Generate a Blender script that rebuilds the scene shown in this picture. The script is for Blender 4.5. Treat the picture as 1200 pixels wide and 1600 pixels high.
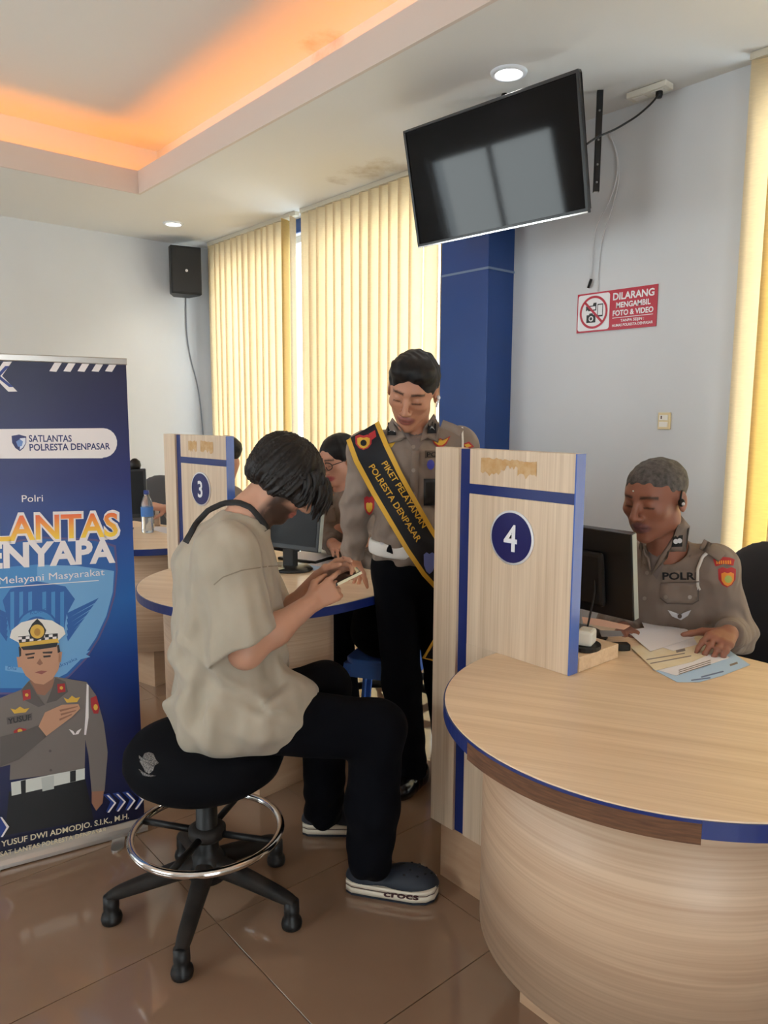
import bpy, bmesh, math, random
import numpy as np
from mathutils import Vector, Matrix
from mathutils.bvhtree import BVHTree
from math import sin, cos, pi, radians, degrees, sqrt, atan2

random.seed(7)
for o in list(bpy.data.objects):
    bpy.data.objects.remove(o)
SC = bpy.context.scene
COL = SC.collection

# ------------------------------------------------------------------ camera
F = 1155.8; YAW = radians(49.33); PITCH = radians(-7.571); ROLL = radians(-.265); CAMH = 1.5
_f = np.array([cos(PITCH)*cos(YAW), cos(PITCH)*sin(YAW), sin(PITCH)])
_r = np.array([sin(YAW), -cos(YAW), 0.0]); _d = np.cross(_f, _r)
CM = np.array([cos(ROLL)*_r + sin(ROLL)*_d, -sin(ROLL)*_r + cos(ROLL)*_d, _f])
CP = np.array([0, 0, CAMH])
cam_d = bpy.data.cameras.new('camera'); cam = bpy.data.objects.new('camera', cam_d); COL.objects.link(cam)
cam_d.sensor_fit = 'VERTICAL'; cam_d.sensor_height = 36.0; cam_d.sensor_width = 27.0
cam_d.lens = 36.0*F/1600; cam_d.clip_start = .02
mw = Matrix.Identity(4)
for i in range(3):
    mw[i][0] = CM[0][i]; mw[i][1] = -CM[1][i]; mw[i][2] = -CM[2][i]; mw[i][3] = CP[i]
cam.matrix_world = mw
SC.camera = cam

def ray(px, py): return CM.T @ np.array([(px-600)/F, (py-800)/F, 1.0])
def plane(px, py, ax, val):
    d = ray(px, py); return CP + (val-CP[ax])/d[ax]*d
def fl(px, py, z=0.0): return plane(px, py, 2, z)
def at(px, py, D): return CP + D*ray(px, py)
def proj(P):
    q = CM @ (np.array(P)-CP); return 600+F*q[0]/q[2], 800+F*q[1]/q[2], q[2]
def plane_fn(S, f):
    """points on vertical planes parallel to direction f through S, shifted by off away from the camera"""
    f = np.array([f[0], f[1], 0.0]); f /= np.linalg.norm(f); n = np.array([-f[1], f[0], 0.0])
    if n @ CM[2] < 0: n = -n
    S3 = np.array([S[0], S[1], 0.0])
    def pp(px, py, off=0.0):
        d = ray(px, py); return CP + ((S3-CP) @ n + off)/(d @ n)*d
    return pp

# ------------------------------------------------------------------ view + world + lights
SC.view_settings.view_transform = 'Standard'; SC.view_settings.look = 'None'
SC.view_settings.gamma = 1.0; SC.view_settings.use_curve_mapping = False
SC.view_settings.exposure = 0.3
w = bpy.data.worlds.new('world'); SC.world = w; w.use_nodes = True
wn = w.node_tree.nodes; wl = w.node_tree.links
bg = wn['Background']; bg.inputs[0].default_value = (.88, .95, 1.0, 1); bg.inputs[1].default_value = 5.4

def area(name, loc, direction, sx, sy, power, color=(1, 1, 1)):
    l = bpy.data.lights.new(name, 'AREA'); l.shape = 'RECTANGLE'; l.size = sx; l.size_y = sy
    l.energy = power; l.color = color
    o = bpy.data.objects.new(name, l); COL.objects.link(o); o.location = loc
    o.rotation_euler = Vector(direction).to_track_quat('-Z', 'Y').to_euler()
    return o
# daylight entering by the glazed entrance and windows behind the photographer
area('daylight_entrance', (-.8, -2.36, 1.35), (0, 1, 0), 1.5, 2.3, 14, (1.0, .965, .91))
area('daylight_side_window', (-2.80, 5.25, 1.8), (1, 0, 0), 1.5, 1.6, 20, (1.0, .965, .91))
area('daylight_side_window', (-2.80, 2.0, 1.8), (1, 0, 0), 1.5, 1.7, 16, (1.0, .965, .91))  # lamp of the unseen second window, added for ambient light

# ------------------------------------------------------------------ materials
MATS = {}
def mat(name, col, rough=.5, metal=0.0, spec=.5, emit=None, estr=0.0, noise=None, bump=None, coat=0.0, alpha=None, trans=None, sheen=0.0):
    """noise = (scale xyz, amount, colour2); bump = (scale xyz, strength, distance)"""
    if name in MATS: return MATS[name]
    m = bpy.data.materials.new(name); m.use_nodes = True; MATS[name] = m
    nt = m.node_tree; n = nt.nodes; b = n['Principled BSDF']
    b.inputs['Base Color'].default_value = (*col, 1); b.inputs['Roughness'].default_value = rough
    b.inputs['Metallic'].default_value = metal; b.inputs['Specular IOR Level'].default_value = spec
    b.inputs['Coat Weight'].default_value = coat
    if sheen: b.inputs['Sheen Weight'].default_value = sheen
    if emit:
        b.inputs['Emission Color'].default_value = (*emit, 1); b.inputs['Emission Strength'].default_value = estr
    tc = None
    def coords(scale):
        nonlocal tc
        if tc is None: tc = n.new('ShaderNodeTexCoord')
        mp = n.new('ShaderNodeMapping'); mp.inputs['Scale'].default_value = scale
        nt.links.new(tc.outputs['Object'], mp.inputs['Vector']); return mp.outputs['Vector']
    if noise:
        sc, amt, c2 = noise
        tx = n.new('ShaderNodeTexNoise'); tx.inputs['Scale'].default_value = 1.0; tx.inputs['Detail'].default_value = 4
        nt.links.new(coords(sc), tx.inputs['Vector'])
        rp = n.new('ShaderNodeValToRGB'); rp.color_ramp.elements[0].position = .5-amt; rp.color_ramp.elements[1].position = .5+amt
        rp.color_ramp.elements[0].color = (*col, 1); rp.color_ramp.elements[1].color = (*c2, 1)
        nt.links.new(tx.outputs['Fac'], rp.inputs['Fac']); nt.links.new(rp.outputs['Color'], b.inputs['Base Color'])
    if bump:
        sc, st, ds = bump
        tx = n.new('ShaderNodeTexNoise'); tx.inputs['Scale'].default_value = 1.0; tx.inputs['Detail'].default_value = 1 if ds > .01 else 3
        nt.links.new(coords(sc), tx.inputs['Vector'])
        bp = n.new('ShaderNodeBump'); bp.inputs['Strength'].default_value = st; bp.inputs['Distance'].default_value = ds
        nt.links.new(tx.outputs['Fac'], bp.inputs['Height']); nt.links.new(bp.outputs['Normal'], b.inputs['Normal'])
    return m
def grain_mat(name, c1, c2, axis, rough=.42, rot=0.0, polar=False, period=180.0):
    """laminate: thin streaks running along an axis ('x','y','z' in object space); polar = streaks running round a drum"""
    if name in MATS: return MATS[name]
    m = bpy.data.materials.new(name); m.use_nodes = True; MATS[name] = m
    nt = m.node_tree; n = nt.nodes; b = n['Principled BSDF']; b.inputs['Roughness'].default_value = rough
    tc = n.new('ShaderNodeTexCoord'); mp = n.new('ShaderNodeMapping'); mp2 = n.new('ShaderNodeMapping')
    rt = n.new('ShaderNodeMapping'); rt.inputs['Rotation'].default_value = (0, 0, rot)
    nt.links.new(tc.outputs['Object'], rt.inputs['Vector'])
    s = [period]*3; s['xyz'.index(axis)] = 3.0
    s2 = [period*.22]*3; s2['xyz'.index(axis)] = .8
    if polar: s = [2.2, 2.2, period]; s2 = [1.0, 1.0, period*.2]
    mp.inputs['Scale'].default_value = s; mp2.inputs['Scale'].default_value = s2
    nt.links.new(rt.outputs['Vector'], mp.inputs['Vector']); nt.links.new(rt.outputs['Vector'], mp2.inputs['Vector'])
    t1 = n.new('ShaderNodeTexNoise'); t1.inputs['Scale'].default_value = 1; t1.inputs['Detail'].default_value = 2
    t2 = n.new('ShaderNodeTexNoise'); t2.inputs['Scale'].default_value = 1; t2.inputs['Detail'].default_value = 3
    nt.links.new(mp.outputs['Vector'], t1.inputs['Vector']); nt.links.new(mp2.outputs['Vector'], t2.inputs['Vector'])
    mx = n.new('ShaderNodeMath'); mx.operation = 'MULTIPLY_ADD'; mx.inputs[1].default_value = .45
    nt.links.new(t1.outputs['Fac'], mx.inputs[0])
    m2 = n.new('ShaderNodeMath'); m2.operation = 'MULTIPLY'; m2.inputs[1].default_value = .55
    nt.links.new(t2.outputs['Fac'], m2.inputs[0]); nt.links.new(m2.outputs[0], mx.inputs[2])
    rp = n.new('ShaderNodeValToRGB'); rp.color_ramp.elements[0].position = .36; rp.color_ramp.elements[1].position = .64
    rp.color_ramp.elements[0].color = (*c1, 1); rp.color_ramp.elements[1].color = (*c2, 1)
    nt.links.new(mx.outputs[0], rp.inputs['Fac']); nt.links.new(rp.outputs['Color'], b.inputs['Base Color'])
    return m
def s2l(r, g, b):
    f = lambda c: ((c/255+.055)/1.055)**2.4 if c > 10 else c/255/12.92
    return (f(r), f(g), f(b))

# ------------------------------------------------------------------ mesh helpers
def newobj(name, me, parent=None):
    o = bpy.data.objects.new(name, me); COL.objects.link(o)
    if parent is not None: o.parent = parent
    return o
def tag(o, label=None, cat=None, group=None, kind=None):
    if label: o['label'] = label
    if cat: o['category'] = cat
    if group: o['group'] = group
    if kind: o['kind'] = kind
    return o
def empty(name, loc=(0, 0, 0), rz=0.0, label=None, cat=None, group=None):
    o = newobj(name, None); o.location = loc; o.rotation_euler = (0, 0, rz); o.empty_display_size = .1
    return tag(o, label, cat, group)
def copy_tree(o, parent=None):
    c = o.copy(); COL.objects.link(c); c.parent = parent
    for ch in list(o.children): copy_tree(ch, c)
    return c

class MB:
    def __init__(s): s.v = []; s.f = []; s.sm = []
    def add(s, v, f, smooth=False):
        b = len(s.v); s.v += [tuple(map(float, p)) for p in v]
        s.f += [tuple(i+b for i in q) for q in f]; s.sm += [smooth]*len(f); return s
    def box(s, x0, x1, y0, y1, z0, z1, fn=None):
        v = [(x, y, z) for x in (x0, x1) for y in (y0, y1) for z in (z0, z1)]
        if fn: v = [fn(p) for p in v]
        return s.add(v, [(0, 1, 3, 2), (4, 6, 7, 5), (0, 4, 5, 1), (2, 3, 7, 6), (0, 2, 6, 4), (1, 5, 7, 3)])
    def prism(s, poly, z0, z1, fn=None, smooth=False):
        n = len(poly); v = [(x, y, z0) for x, y in poly]+[(x, y, z1) for x, y in poly]
        if fn: v = [fn(p) for p in v]
        s.add(v, [tuple(range(n-1, -1, -1)), tuple(range(n, 2*n))])
        b = len(s.v)-2*n; sd = [(b+i, b+(i+1) % n, b+n+(i+1) % n, b+n+i) for i in range(n)]
        s.f += sd; s.sm += [smooth]*n; return s
    def tube(s, path, r, seg=10, cap=True, closed=False, smooth=True):
        P = [np.array(p, float) for p in path]; n = len(P)
        rr = list(r) if hasattr(r, '__len__') else [r]*n
        T = []
        for i in range(n):
            a = P[(i-1) % n] if closed or i > 0 else P[0]; c = P[(i+1) % n] if closed or i < n-1 else P[-1]
            t = c-a; T.append(t/(np.linalg.norm(t)+1e-12))
        up = np.array([0, 0, 1.0]) if abs(T[0][2]) < .9 else np.array([1.0, 0, 0])
        u = np.cross(T[0], up); u /= np.linalg.norm(u); V = []
        for i in range(n):
            u = u-T[i]*(u @ T[i]); u /= np.linalg.norm(u)+1e-12; w_ = np.cross(T[i], u)
            V += [P[i]+rr[i]*(cos(2*pi*k/seg)*u+sin(2*pi*k/seg)*w_) for k in range(seg)]
        Fc = []
        for i in range(n if closed else n-1):
            j = (i+1) % n
            Fc += [(i*seg+k, i*seg+(k+1) % seg, j*seg+(k+1) % seg, j*seg+k) for k in range(seg)]
        s.add(V, Fc, smooth)
        if cap and not closed:
            b = len(s.v)-n*seg
            s.f += [tuple(b+k for k in range(seg-1, -1, -1)), tuple(b+(n-1)*seg+k for k in range(seg))]; s.sm += [False, False]
        return s
    def lathe(s, prof, c=(0, 0, 0), seg=32, fn=None, smooth=True, a0=0, a1=2*pi):
        full = abs(a1-a0-2*pi) < 1e-6; m = seg if full else seg+1; V = []
        for r, z in prof:
            for k in range(m):
                a = a0+(a1-a0)*k/seg; p = (c[0]+r*cos(a), c[1]+r*sin(a), c[2]+z); V.append(fn(p) if fn else p)
        Fc = []
        for i in range(len(prof)-1):
            for k in range(seg):
                k2 = (k+1) % m; Fc.append((i*m+k, i*m+k2, (i+1)*m+k2, (i+1)*m+k))
        return s.add(V, Fc, smooth)
    def ell(s, c, r, seg=16, rings=10, R=None):
        V = []; Fc = []
        for i in range(rings+1):
            t = pi*i/rings
            for k in range(seg):
                a = 2*pi*k/seg; p = np.array([r[0]*sin(t)*cos(a), r[1]*sin(t)*sin(a), r[2]*cos(t)])
                if R is not None: p = R @ p
                V.append(p+np.array(c))
        for i in range(rings):
            for k in range(seg): Fc.append((i*seg+k, (i+1)*seg+k, (i+1)*seg+(k+1) % seg, i*seg+(k+1) % seg))
        return s.add(V, Fc, True)
    def grid(s, G, smooth=True):
        """G[i][j] of points"""
        n, m = len(G), len(G[0]); V = [p for row in G for p in row]
        return s.add(V, [(i*m+j, i*m+j+1, (i+1)*m+j+1, (i+1)*m+j) for i in range(n-1) for j in range(m-1)], smooth)
    def build(s, name, material, parent=None, bevel=0.0, world=False, solid=0.0, seg=2):
        v = s.v
        if world and parent is not None:
            inv = parent.matrix_basis.inverted() if parent.parent is None else (parent.parent.matrix_basis @ parent.matrix_basis).inverted()
            v = [tuple(inv @ Vector(p)) for p in v]
        me = bpy.data.meshes.new(name); me.from_pydata(v, [], s.f)
        me.polygons.foreach_set('use_smooth', s.sm); me.update()
        bm = bmesh.new(); bm.from_mesh(me); bmesh.ops.remove_doubles(bm, verts=bm.verts, dist=1e-6)
        bmesh.ops.recalc_face_normals(bm, faces=bm.faces); bm.to_mesh(me); bm.free()
        if isinstance(material, (list, tuple)):
            for mm in material: me.materials.append(mm)
        else: me.materials.append(material)
        o = newobj(name, me, parent)
        if solid:
            md = o.modifiers.new('solidify', 'SOLIDIFY'); md.thickness = solid; md.offset = 1
        if bevel:
            md = o.modifiers.new('bevel', 'BEVEL'); md.width = bevel; md.segments = seg; md.limit_method = 'ANGLE'; md.angle_limit = radians(40)
            md.harden_normals = False
        return o

def text_geo(txt, size=1.0, bold=0.0, align='CENTER', sx=1.0, res=3):
    """flat lettering as 2D verts + faces, origin by alignment, centred vertically on cap height"""
    cu = bpy.data.curves.new('lettering', 'FONT'); cu.body = txt; cu.size = 1.0; cu.offset = bold; cu.align_x = align; cu.resolution_u = res
    ob = bpy.data.objects.new('lettering', cu); COL.objects.link(ob)
    dg = bpy.context.evaluated_depsgraph_get(); me = ob.evaluated_get(dg).to_mesh()
    V = [(v.co.x*size*sx, (v.co.y-.35)*size) for v in me.vertices]; Fc = [tuple(p.vertices) for p in me.polygons]
    ob.evaluated_get(dg).to_mesh_clear(); bpy.data.objects.remove(ob); bpy.data.curves.remove(cu)
    return V, Fc
def put_text(mb, txt, size, fn, bold=0.0, align='CENTER', sx=1.0):
    V, Fc = text_geo(txt, size, bold, align, sx); mb.add([fn(u, v) for u, v in V], Fc); return mb
def flat(mb, poly, fn): return mb.add([fn(u, v) for u, v in poly], [tuple(range(len(poly)))])
def disc_poly(cx, cy, rx, ry=None, n=32, a0=0, a1=2*pi):
    ry = rx if ry is None else ry
    return [(cx+rx*cos(a0+(a1-a0)*k/n), cy+ry*sin(a0+(a1-a0)*k/n)) for k in range(n)]
def ring_geo(mb, cx, cy, r0, r1, fn, n=40, ry=1.0):
    V = [fn(cx+r*cos(2*pi*k/n), cy+r*ry*sin(2*pi*k/n)) for r in (r0, r1) for k in range(n)]
    return mb.add(V, [(k, (k+1) % n, n+(k+1) % n, n+k) for k in range(n)])
# ================================================================== the room
X0, X1, Y0, Y1, ZC = -2.6, 3.42, -2.4, 6.45, 3.0
# -- floor: grout bed + polished 60 cm tiles
M_grout = mat('grout', s2l(70, 52, 40), .8)
M_tile = mat('tile', s2l(138, 108, 87), .10, spec=.65, noise=((3, 3, 3), .25, s2l(146, 117, 95)), coat=.7)
M_tile.node_tree.nodes['Principled BSDF'].inputs['Coat Roughness'].default_value = .06
floor = MB().box(X0-.2, X1+.2, Y0-.2, Y1+.2, -.12, -.004).build('floor', M_grout); tag(floor, kind='structure')
TX, TY, T = .942, 1.248, .6
shared = {}
for i in range(-6, 5):
    for j in range(-7, 9):
        xa, xb = max(TX+i*T, X0), min(TX+(i+1)*T, X1); ya, yb = max(TY+j*T, Y0), min(TY+(j+1)*T, Y1)
        if xb-xa < .02 or yb-ya < .02: continue
        key = (round(xb-xa, 4), round(yb-ya, 4))
        if key not in shared:
            g = .0014; wx, wy = key; c = .0003
            mb = MB(); v = []
            for z, ins in ((-.006, 0), (-c, 0), (0, c)):
                v += [(g+ins, g+ins, z), (wx-g-ins, g+ins, z), (wx-g-ins, wy-g-ins, z), (g+ins, wy-g-ins, z)]
            f = [(8, 9, 10, 11)]+[(a+k, a+(k+1) % 4, a+4+(k+1) % 4, a+4+k) for a in (0, 4) for k in range(4)]
            o = mb.add(v, f).build('tile', M_tile, floor); shared[key] = o.data
        else:
            o = newobj('tile', shared[key], floor)
        o.location = (xa, ya, 0)

# -- painted surfaces
def wall_paint(name, c, c2, stain=None):
    m = mat(name, c, .55, noise=((1.3, 1.3, .9), .22, c2), bump=((18, 18, 18), .08, .01))
    return m
M_wall = wall_paint('wall_paint', s2l(214, 215, 217), s2l(205, 206, 208))
M_blue = mat('blue_paint', s2l(22, 62, 128), .38, noise=((2, 2, 2), .3, s2l(26, 70, 140)))
M_white = mat('white_trim', s2l(228, 232, 238), .4)

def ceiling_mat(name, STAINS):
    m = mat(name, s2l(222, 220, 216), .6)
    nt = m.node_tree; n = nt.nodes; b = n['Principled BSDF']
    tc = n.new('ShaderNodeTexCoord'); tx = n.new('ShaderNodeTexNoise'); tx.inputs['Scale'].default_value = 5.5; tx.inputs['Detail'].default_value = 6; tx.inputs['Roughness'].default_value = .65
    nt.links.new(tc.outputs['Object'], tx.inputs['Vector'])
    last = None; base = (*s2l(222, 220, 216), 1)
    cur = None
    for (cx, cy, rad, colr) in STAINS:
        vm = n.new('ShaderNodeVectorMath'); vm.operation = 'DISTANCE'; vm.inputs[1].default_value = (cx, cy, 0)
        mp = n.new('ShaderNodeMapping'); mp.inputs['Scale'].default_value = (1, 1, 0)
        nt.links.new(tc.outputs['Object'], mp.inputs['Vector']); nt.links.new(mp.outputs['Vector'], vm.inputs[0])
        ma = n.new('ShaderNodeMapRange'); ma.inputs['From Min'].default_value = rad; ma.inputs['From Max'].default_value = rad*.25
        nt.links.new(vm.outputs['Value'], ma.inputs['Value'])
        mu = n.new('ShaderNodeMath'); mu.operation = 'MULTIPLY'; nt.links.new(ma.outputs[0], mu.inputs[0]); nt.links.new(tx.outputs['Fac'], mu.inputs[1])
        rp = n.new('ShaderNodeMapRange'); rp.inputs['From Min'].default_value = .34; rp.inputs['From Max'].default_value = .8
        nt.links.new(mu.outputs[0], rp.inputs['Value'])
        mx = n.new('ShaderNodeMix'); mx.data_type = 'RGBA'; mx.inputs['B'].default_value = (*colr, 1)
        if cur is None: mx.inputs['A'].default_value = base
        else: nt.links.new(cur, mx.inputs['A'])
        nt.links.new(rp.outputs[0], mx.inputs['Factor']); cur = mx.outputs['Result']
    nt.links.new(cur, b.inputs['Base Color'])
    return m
_s1 = fl(575, 268, ZC); _s2 = fl(530, 283, ZC); _s3 = fl(610, 262, ZC)
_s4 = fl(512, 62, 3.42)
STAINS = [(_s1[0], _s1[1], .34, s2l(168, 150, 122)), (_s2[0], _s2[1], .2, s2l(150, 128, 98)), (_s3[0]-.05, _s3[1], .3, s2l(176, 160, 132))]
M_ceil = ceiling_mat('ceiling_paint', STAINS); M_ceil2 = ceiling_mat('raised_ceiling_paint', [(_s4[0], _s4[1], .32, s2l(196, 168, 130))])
# -- ceiling with a sunk centre and a lit cove behind the lip
RX0, RX1, RY0, RY1 = -1.5, 2.2, -1.1, 5.18
CV, ZL, ZU = .26, 3.152, 3.40
mb = MB(); t = .12
mb.box(X0-.2, RX0-.018, Y0-.2, Y1+.2, ZC, ZC+.03).box(RX1+.018, X1+.2, Y0-.2, Y1+.2, ZC, ZC+.03)
mb.box(RX0-.018, RX1+.018, Y0-.2, RY0-.018, ZC, ZC+.03).box(RX0-.018, RX1+.018, RY1+.018, Y1+.2, ZC, ZC+.03)
ceiling = mb.build('ceiling', M_ceil); tag(ceiling, kind='structure')
mb = MB(); q = .018
mb.box(RX0-q, RX0, RY0-q, RY1+q, ZC, ZL).box(RX1, RX1+q, RY0-q, RY1+q, ZC, ZL)
mb.box(RX0, RX1, RY0-q, RY0, ZC, ZL).box(RX0, RX1, RY1, RY1+q, ZC, ZL)
M_lip = mat('cove_lip_warm_cast', s2l(214, 200, 190), .6)  # pinkish cast of the light put into the lip colour
mb.build('cove_lip', M_lip, ceiling)
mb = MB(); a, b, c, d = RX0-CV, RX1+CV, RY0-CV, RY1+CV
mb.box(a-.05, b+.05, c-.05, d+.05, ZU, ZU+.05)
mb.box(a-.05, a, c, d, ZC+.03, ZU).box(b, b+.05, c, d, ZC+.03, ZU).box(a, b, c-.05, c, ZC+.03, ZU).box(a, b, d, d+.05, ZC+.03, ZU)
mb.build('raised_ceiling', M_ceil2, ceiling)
M_led = mat('amber_led', (0, 0, 0), .5, emit=(1.0, .31, .022), estr=12.5)
led = MB(); z0, z1 = ZC+.05, ZC+.065; e = .1
led.box(RX1+e, RX1+e+.02, RY0, RY1+e, z0, z1).box(RX0-e-.02, RX0-e, RY0, RY1+e, z0, z1)
led.box(RX0, RX1, RY1+e, RY1+e+.02, z0, z1).box(RX0, RX1, RY0-e-.02, RY0-e, z0, z1)
led.build('amber_light_strip', M_led, ceiling)

# -- far wall
wb = MB().box(X0-.2, X1+.2, Y1, Y1+.15, 0, ZC).build('wall_back', M_wall); tag(wb, kind='structure')
# -- left wall and front wall (behind the photographer) with glazed openings
ml = MB(); z0, z1 = 1.0, 2.6
for ya_, yb_ in ((Y0, 1.1), (2.9, 4.4), (6.1, Y1)): ml.box(X0-.15, X0, ya_, yb_, 0, ZC)
for ya_, yb_ in ((1.1, 2.9), (4.4, 6.1)): ml.box(X0-.15, X0, ya_, yb_, 0, z0).box(X0-.15, X0, ya_, yb_, z1, ZC)
tag(ml.build('wall_left', M_wall), kind='structure')
mf = MB(); x0, x1, z1 = -1.6, 0.0, 2.5
mf.box(X0-.2, x0, Y0-.15, Y0, 0, ZC).box(x1, X1+.2, Y0-.15, Y0, 0, ZC).box(x0, x1, Y0-.15, Y0, z1, ZC)
tag(mf.build('wall_front', M_wall), kind='structure')
# -- glass
def glass_mat():
    m = bpy.data.materials.new('window_glass'); m.use_nodes = True; nt = m.node_tree; n = nt.nodes
    n.remove(n['Principled BSDF']); tr = n.new('ShaderNodeBsdfTransparent'); tr.inputs[0].default_value = (.93, .96, .96, 1)
    gl = n.new('ShaderNodeBsdfGlossy'); gl.inputs['Roughness'].default_value = .02
    mx = n.new('ShaderNodeMixShader'); mx.inputs[0].default_value = .04
    nt.links.new(tr.outputs[0], mx.inputs[1]); nt.links.new(gl.outputs[0], mx.inputs[2])
    nt.links.new(mx.outputs[0], n['Material Output'].inputs[0]); return m
M_glass = glass_mat()
M_frame = mat('white_frame', s2l(225, 228, 232), .35)
def window(name, frame_fn, n_panes, a0, a1, z0, z1, m_frame=None, fw=.05):
    """frame_fn(a, depth, z) -> world; panes along a"""
    root = MB(); fnb = lambda p: frame_fn(*p)
    root.box(a0, a1, -.03, .03, z0, z0+fw, fnb).box(a0, a1, -.03, .03, z1-fw, z1, fnb)
    st = (a1-a0-fw)/n_panes
    for k in range(n_panes+1): root.box(a0+k*st, a0+k*st+fw, -.03, .03, z0+fw, z1-fw, fnb)
    r = root.build(name, m_frame or M_frame); tag(r, kind='structure')
    for k in range(n_panes):
        MB().box(a0+k*st+fw, a0+(k+1)*st, -.004, .004, z0+fw, z1-fw, fnb).build('pane', M_glass, r)
    return r
window('window_4', lambda a, d, z: (X0-.08+d, a, z), 2, 4.4, 6.1, 1.0, 2.6)
window('window_6', lambda a, d, z: (X0-.08+d, a, z), 2, 1.1, 2.9, 1.0, 2.6)  # unseen second side window, added to bring in ambient light
window('window_5', lambda a, d, z: (a, Y0-.08+d, z), 2, -1.6, 0.0, .02, 2.5)
# -- window wall on the right: far piece, two glazed bays, blue column, white pier, near bay
BY0, BY1 = 3.215, 6.20
mr = MB()
mr.box(X1, X1+.15, BY1, Y1, 0, ZC).box(X1, X1+.15, BY0, BY1, 2.9, ZC).box(X1, X1+.15, BY0, BY1, 0, .12)
mr.box(X1, X1+.15, 1.53, BY0, 0, ZC)
mr.box(X1, X1+.15, Y0, -.9, 0, ZC).box(X1, X1+.15, -.9, 1.53, 2.9, ZC).box(X1, X1+.15, -.9, 1.53, 0, .12)
wr = mr.build('wall_right', M_wall); tag(wr, kind='structure')
window('window_1', lambda a, d, z: (X1+.09+d, a, z), 2, 4.80, BY1, .12, 2.9)
window('window_2', lambda a, d, z: (X1+.09+d, a, z), 2, BY0, 4.68, .12, 2.9)
window('window_3', lambda a, d, z: (X1+.09+d, a, z), 2, -.9, 1.53, .12, 2.9)
col = MB().box(X1-.0, X1+.15, 4.68, 4.80, .12, 2.9).build('trim_1', M_blue); tag(col, kind='structure')
tb = MB().box(X1-.02, X1, BY0, BY1, 2.90, ZC).build('trim_2', M_blue); tag(tb, kind='structure')
pc = MB().box(3.2, X1, 2.845, BY0, 0, ZC).build('trim_3', M_blue, bevel=.004); tag(pc, 'blue painted square column between the blinds and white wall', kind='structure')
# uneven paint joint ring round the column
MB().box(3.197, 3.2, 2.843, BY0, 2.30, 2.312).box(3.197, X1, 2.842, 2.845, 2.30, 2.312).build('paint_joint', mat('joint_paint', s2l(120, 140, 170), .5), pc)
te = MB().box(3.385, X1, 1.515, 1.53, 0, ZC-.01).build('trim_4', M_white); tag(te, kind='structure')
tw = MB().box(3.30, X1, 6.20, 6.235, 0, ZC-.01).build('trim_5', mat('daylit_wall_strip', s2l(226, 236, 250), .4)); tag(tw, kind='structure')  # lit strip of the window wall, bluish daylight put into its colour

# -- vertical blinds
def blind_mat(name, c, tcol):
    m = bpy.data.materials.new(name); m.use_nodes = True; nt = m.node_tree; n = nt.nodes; n.remove(n['Principled BSDF'])
    df = n.new('ShaderNodeBsdfDiffuse'); tl = n.new('ShaderNodeBsdfTranslucent'); mx = n.new('ShaderNodeMixShader'); mx.inputs[0].default_value = .6
    tc = n.new('ShaderNodeTexCoord'); mp = n.new('ShaderNodeMapping'); mp.inputs['Scale'].default_value = (25, 25, 160)
    tx = n.new('ShaderNodeTexNoise'); tx.inputs['Scale'].default_value = 1; tx.inputs['Detail'].default_value = 2
    nt.links.new(tc.outputs['Object'], mp.inputs['Vector']); nt.links.new(mp.outputs['Vector'], tx.inputs['Vector'])
    rp = n.new('ShaderNodeValToRGB'); rp.color_ramp.elements[0].position = .3; rp.color_ramp.elements[1].position = .7
    rp.color_ramp.elements[0].color = (*[x*.88 for x in tcol], 1); rp.color_ramp.elements[1].color = (*tcol, 1)
    nt.links.new(tx.outputs['Fac'], rp.inputs['Fac']); nt.links.new(rp.outputs[0], tl.inputs[0])
    df.inputs[0].default_value = (*c, 1)
    nt.links.new(df.outputs[0], mx.inputs[1]); nt.links.new(tl.outputs[0], mx.inputs[2]); nt.links.new(mx.outputs[0], n['Material Output'].inputs[0])
    return m
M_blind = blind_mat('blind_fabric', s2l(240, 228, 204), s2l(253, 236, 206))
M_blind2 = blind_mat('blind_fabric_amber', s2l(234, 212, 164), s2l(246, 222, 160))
M_rail = mat('rail', s2l(200, 190, 170), .5)
def blind(x, ys, label, widths=.115, lower=.16, angs=None, short={}, mats=None):
    ya, yb = min(ys), max(ys)
    root = empty('vertical_blind', (x, (ya+yb)/2, 0), 0, label, 'blind', 'vertical window blinds')
    MB().box(-.02, .02, ya-.06-(ya+yb)/2, yb+.06-(ya+yb)/2, ZC-.03, ZC-.001).build('head_rail', M_rail, root)
    for k, y in enumerate(ys):
        a = angs[k] if angs else radians(18+random.uniform(-7, 7))
        z0 = short.get(k, lower); nz = 9; G = []
        tw_ = random.uniform(-.10, .10); bow = random.uniform(.004, .009)
        for i in range(nz+1):
            u = i/nz; z = z0+(ZC-.03-z0)*u; aa = a+tw_*(1-u)+.04*sin(5*u+k); row = []
            for j in range(5):
                s_ = (j/4-.5)*widths; bx = bow*(1-(2*j/4-1)**2)
                row.append((s_*sin(aa)+bx, s_*cos(aa), z))
            G.append(row)
        o = MB().grid(G).build('slat', (mats or {}).get(k, M_blind), root, solid=.0012)
        o.location = (0, y-(ya+yb)/2, 0)
        if k in short:
            MB().box(-.006, .006, -widths*.46, widths*.46, z0-.012, z0+.03).build('slat_weight', M_rail, root).location = (0, y-(ya+yb)/2, 0)
XB = 3.27
ysl = [6.155-.098*k for k in range(14)]
angs = [radians(-14+7*sin(k*1.7)) for k in range(14)]; angs[12] = radians(72); angs[13] = radians(60)
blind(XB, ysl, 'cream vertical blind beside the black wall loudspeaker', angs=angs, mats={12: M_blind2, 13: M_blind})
ysr = [4.70-.099*k for k in range(13)]+[3.375, 3.262]
angs = [radians(-13+6*sin(k*2.1+1)) for k in range(13)]+[radians(-5), radians(70)]
blind(XB, ysr, 'cream vertical blind beside the blue column', angs=angs, mats={14: M_blind2, 1: M_blind})
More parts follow.
